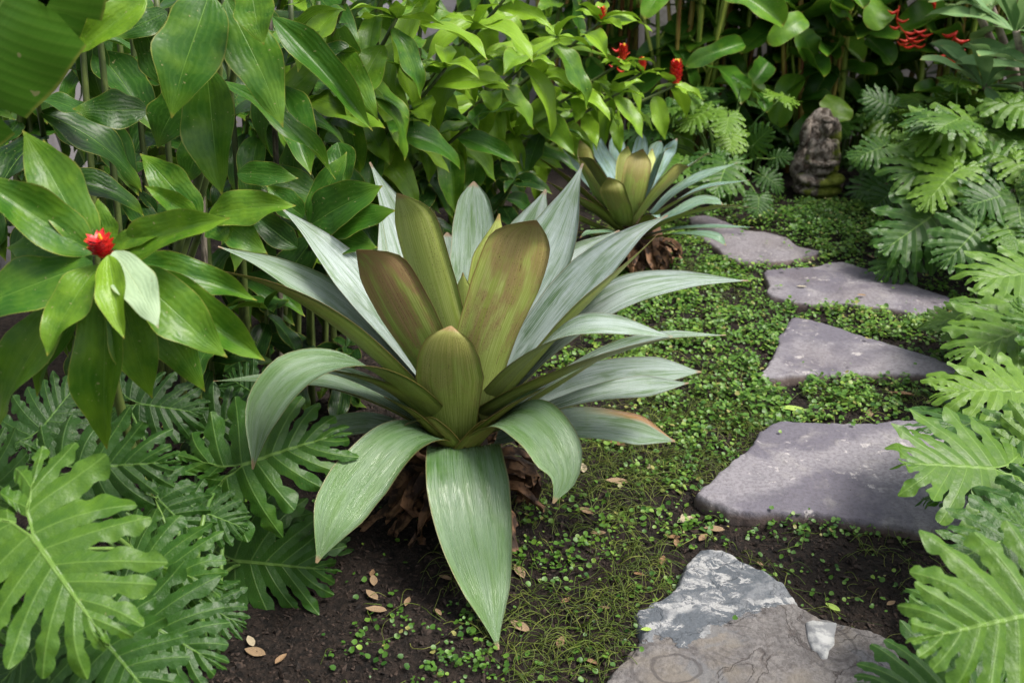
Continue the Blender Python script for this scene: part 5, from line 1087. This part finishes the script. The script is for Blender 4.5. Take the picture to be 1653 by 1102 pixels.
# soil crumbs and bark chips
n = 60000; p = np.stack([rng.uniform(-1., 2.2, n), 1.05+rng.random(n)**1.5*2.6], 1); p = p[~in_slab(p, .0)]; n = len(p); sz = rng.uniform(.0015, .0058, n)*(1+1.3*(rng.random(n) < .08))
c = np.column_stack([p, gh(p[:, 0], p[:, 1])+sz*.25]); ax_ = nrm(rng.normal(0, 1, (n, 3))*np.array([1, 1, .35])); bx_ = nrm(np.cross(ax_, nrm(rng.normal(0, 1, (n, 3))))); cx_ = np.cross(ax_, bx_)
oct_ = [(1, 0, 0), (-1, 0, 0), (0, 1, 0), (0, -1, 0), (0, 0, 1), (0, 0, -1)]; stw = np.where(rng.random(n) < .03, 6., 1.)[:, None]; Vs = np.stack([c+(ax_*(a*1.3)*stw+bx_*(b*.75)/np.sqrt(stw)+cx_*(d*.4)/np.sqrt(stw))*(sz*rng.uniform(.7, 1.2, n))[:, None] for a, b, d in oct_], 1)
bi = np.arange(n)[:, None, None]*6; tri = np.array([(0, 2, 4), (2, 1, 4), (1, 3, 4), (3, 0, 4), (2, 0, 5), (1, 2, 5), (3, 1, 5), (0, 3, 5)])[None]
o = fast('soil_crumbs', Vs.reshape(-1, 3), (bi+tri).reshape(-1, 3), None, M['chip']); o.data.polygons.foreach_set('use_smooth', np.zeros(len(o.data.polygons), dtype=bool))
tag(o, 'loose dark crumbs of soil and bark scattered over the bed', 'soil crumbs', kind='stuff')

# fallen leaves
FM = []
for i in range(4):
    n, m = 9, 5; V = []; UV = []
    r_ = np.random.default_rng(900+i); cu = r_.uniform(.2, .9)
    for a in range(n):
        s = a/(n-1); w_ = .21*math.sin(math.pi*min(.999, max(.001, s))**.9)**.8+.004
        for x in np.linspace(-1, 1, m): V.append((x*w_, s, cu*.5*(s-.5)**2+w_*cu*abs(x)+r_.normal(0, .008))); UV.append((x, s))
    FM.append(make_mesh('fallen_leaf', V, grid_faces(n, m), M['fallen'], uv=UV)); g2 = make_mesh('fallen_leaf', V, grid_faces(n, m), M['fgreen'], uv=UV)
def fl(u, v, Lpx, ang, label, pale=0., me=None, z=None):
    g = G(u, v, 0 if z is None else z); L = m_of(Lpx, g); zz = (float(gh(g[0], g[1]))+.006) if z is None else z+.003
    m4 = Matrix.Translation((g[0], g[1], zz)) @ Matrix.Rotation(R(ang), 4, 'Z') @ Matrix.Rotation(random.uniform(-.2, .2), 4, 'Y') @ Matrix.Diagonal((L, L, L, 1))
    o = put('fallen_leaf', me or random.choice(FM), None, m4, pale=float(pale), tone=.5, seed=1.)
    tag(o, label, 'fallen leaf', 'dry leaves fallen on the bed')
A = 'dry brown fallen leaf '
for t in [(625,992,36,80,A+'lowest of the small cluster below the big bromeliad'),(610,975,34,40,A+'left in the small cluster below the big bromeliad'),(604,950,30,10,A+'topmost in the small cluster below the big bromeliad'),(655,985,24,-10,A+'standing right of the small cluster below the bromeliad'),
  (905,978,24,-50,A+'reddish and oval between the drooping leaf and the path'),(855,1022,40,50,A+'crumpled beside the tip of the central drooping leaf'),(845,935,40,20,A+'beside the edge of the central drooping leaf'),(730,940,26,60,A+'tucked left of the central drooping leaf'),(712,1000,20,30,A+'near the round green clump, bottom centre'),
  (1068,915,26,-15,A+'left of the veined stone top'),(1040,935,20,70,A+'small, left of the veined stone'),(1093,843,36,-60,A+'left of a pale pair under the large stone'),(1112,848,34,10,'pale beige fallen leaf under the left corner of the large stone'),(1170,856,34,80,A+'lying flat below the large stone front edge'),(1128,877,26,-40,A+'just above the veined stone top'),(1098,868,22,90,A+'between the large stone and the veined stone'),(1095,887,26,0,A+'small, close above the veined stone'),
  (1015,782,38,80,A+'long and thin right of the right drooping leaf'),(942,768,30,0,A+'upright and pale near the curled leaf tip'),(958,836,30,50,A+'below the curled drooping leaf'),(978,865,26,90,A+'in the runners below the curled drooping leaf'),(1030,752,18,20,'small whitish fallen leaf right of the curled drooping leaf'),(1046,758,18,-20,'small pinkish fallen leaf beside a whitish one'),(1010,725,30,60,A+'under the orange rimmed leaf'),(1148,824,24,40,A+'at the left tip of the large stone'),
  (985,988,22,90,'small orange fallen leaf left of the veined stone'),(965,1080,26,60,A+'in the runners at the bottom centre right'),(410,1050,30,30,A+'in the bottom left soil, left of a pale one'),(445,1078,28,-30,A+'lowest in the bottom left soil'),(430,1062,40,70,A+'curled in the bottom left soil'),(600,935,20,0,A+'small, in shade under the left drooping leaf'),(900,1050,30,-20,A+'right of the round green clump'),
  (1475,645,34,70,A+'between the third stone and the yellow green leaves'),(1455,642,26,30,A+'in the round leaves under the third stone'),(1405,678,26,-10,A+'touching the back edge of the large stone'),(1232,918,16,30,A+'tiny, on the right shoulder of the veined stone'),(1430,983,20,-60,'small pink fallen leaf in the soil right of the veined stone'),(1200,620,26,70,A+'near the left end of the triangular stone'),(1190,905,18,90,A+'tiny, above the veined stone'),(1365,440,26,50,A+'behind the fourth stepping stone'),(1410,420,22,10,A+'under the right bush behind the fourth stone')]:
    fl(t[0], t[1], t[2], t[3], t[4], pale=.9 if ('pale' in t[4] or 'whitish' in t[4]) else random.uniform(0, .35))
fl(1300, 665, 42, 75, 'fresh light green fallen leaf behind the large stone', me=g2); fl(1356, 988, 28, 40, 'narrow yellowish fallen leaf right of the veined stone', me=g2); fl(1052, 1017, 18, 90, 'small yellow green leaf lying on the left of the veined stone', me=g2, z=.028)
fl(1302, 464, 16, 80, 'single whitish fallen leaf on the fourth stepping stone', pale=1.2, z=.03); fl(1398, 478, 14, 80, 'small grey brown fallen leaf right of the whitish one on stone', pale=.2, z=.03)
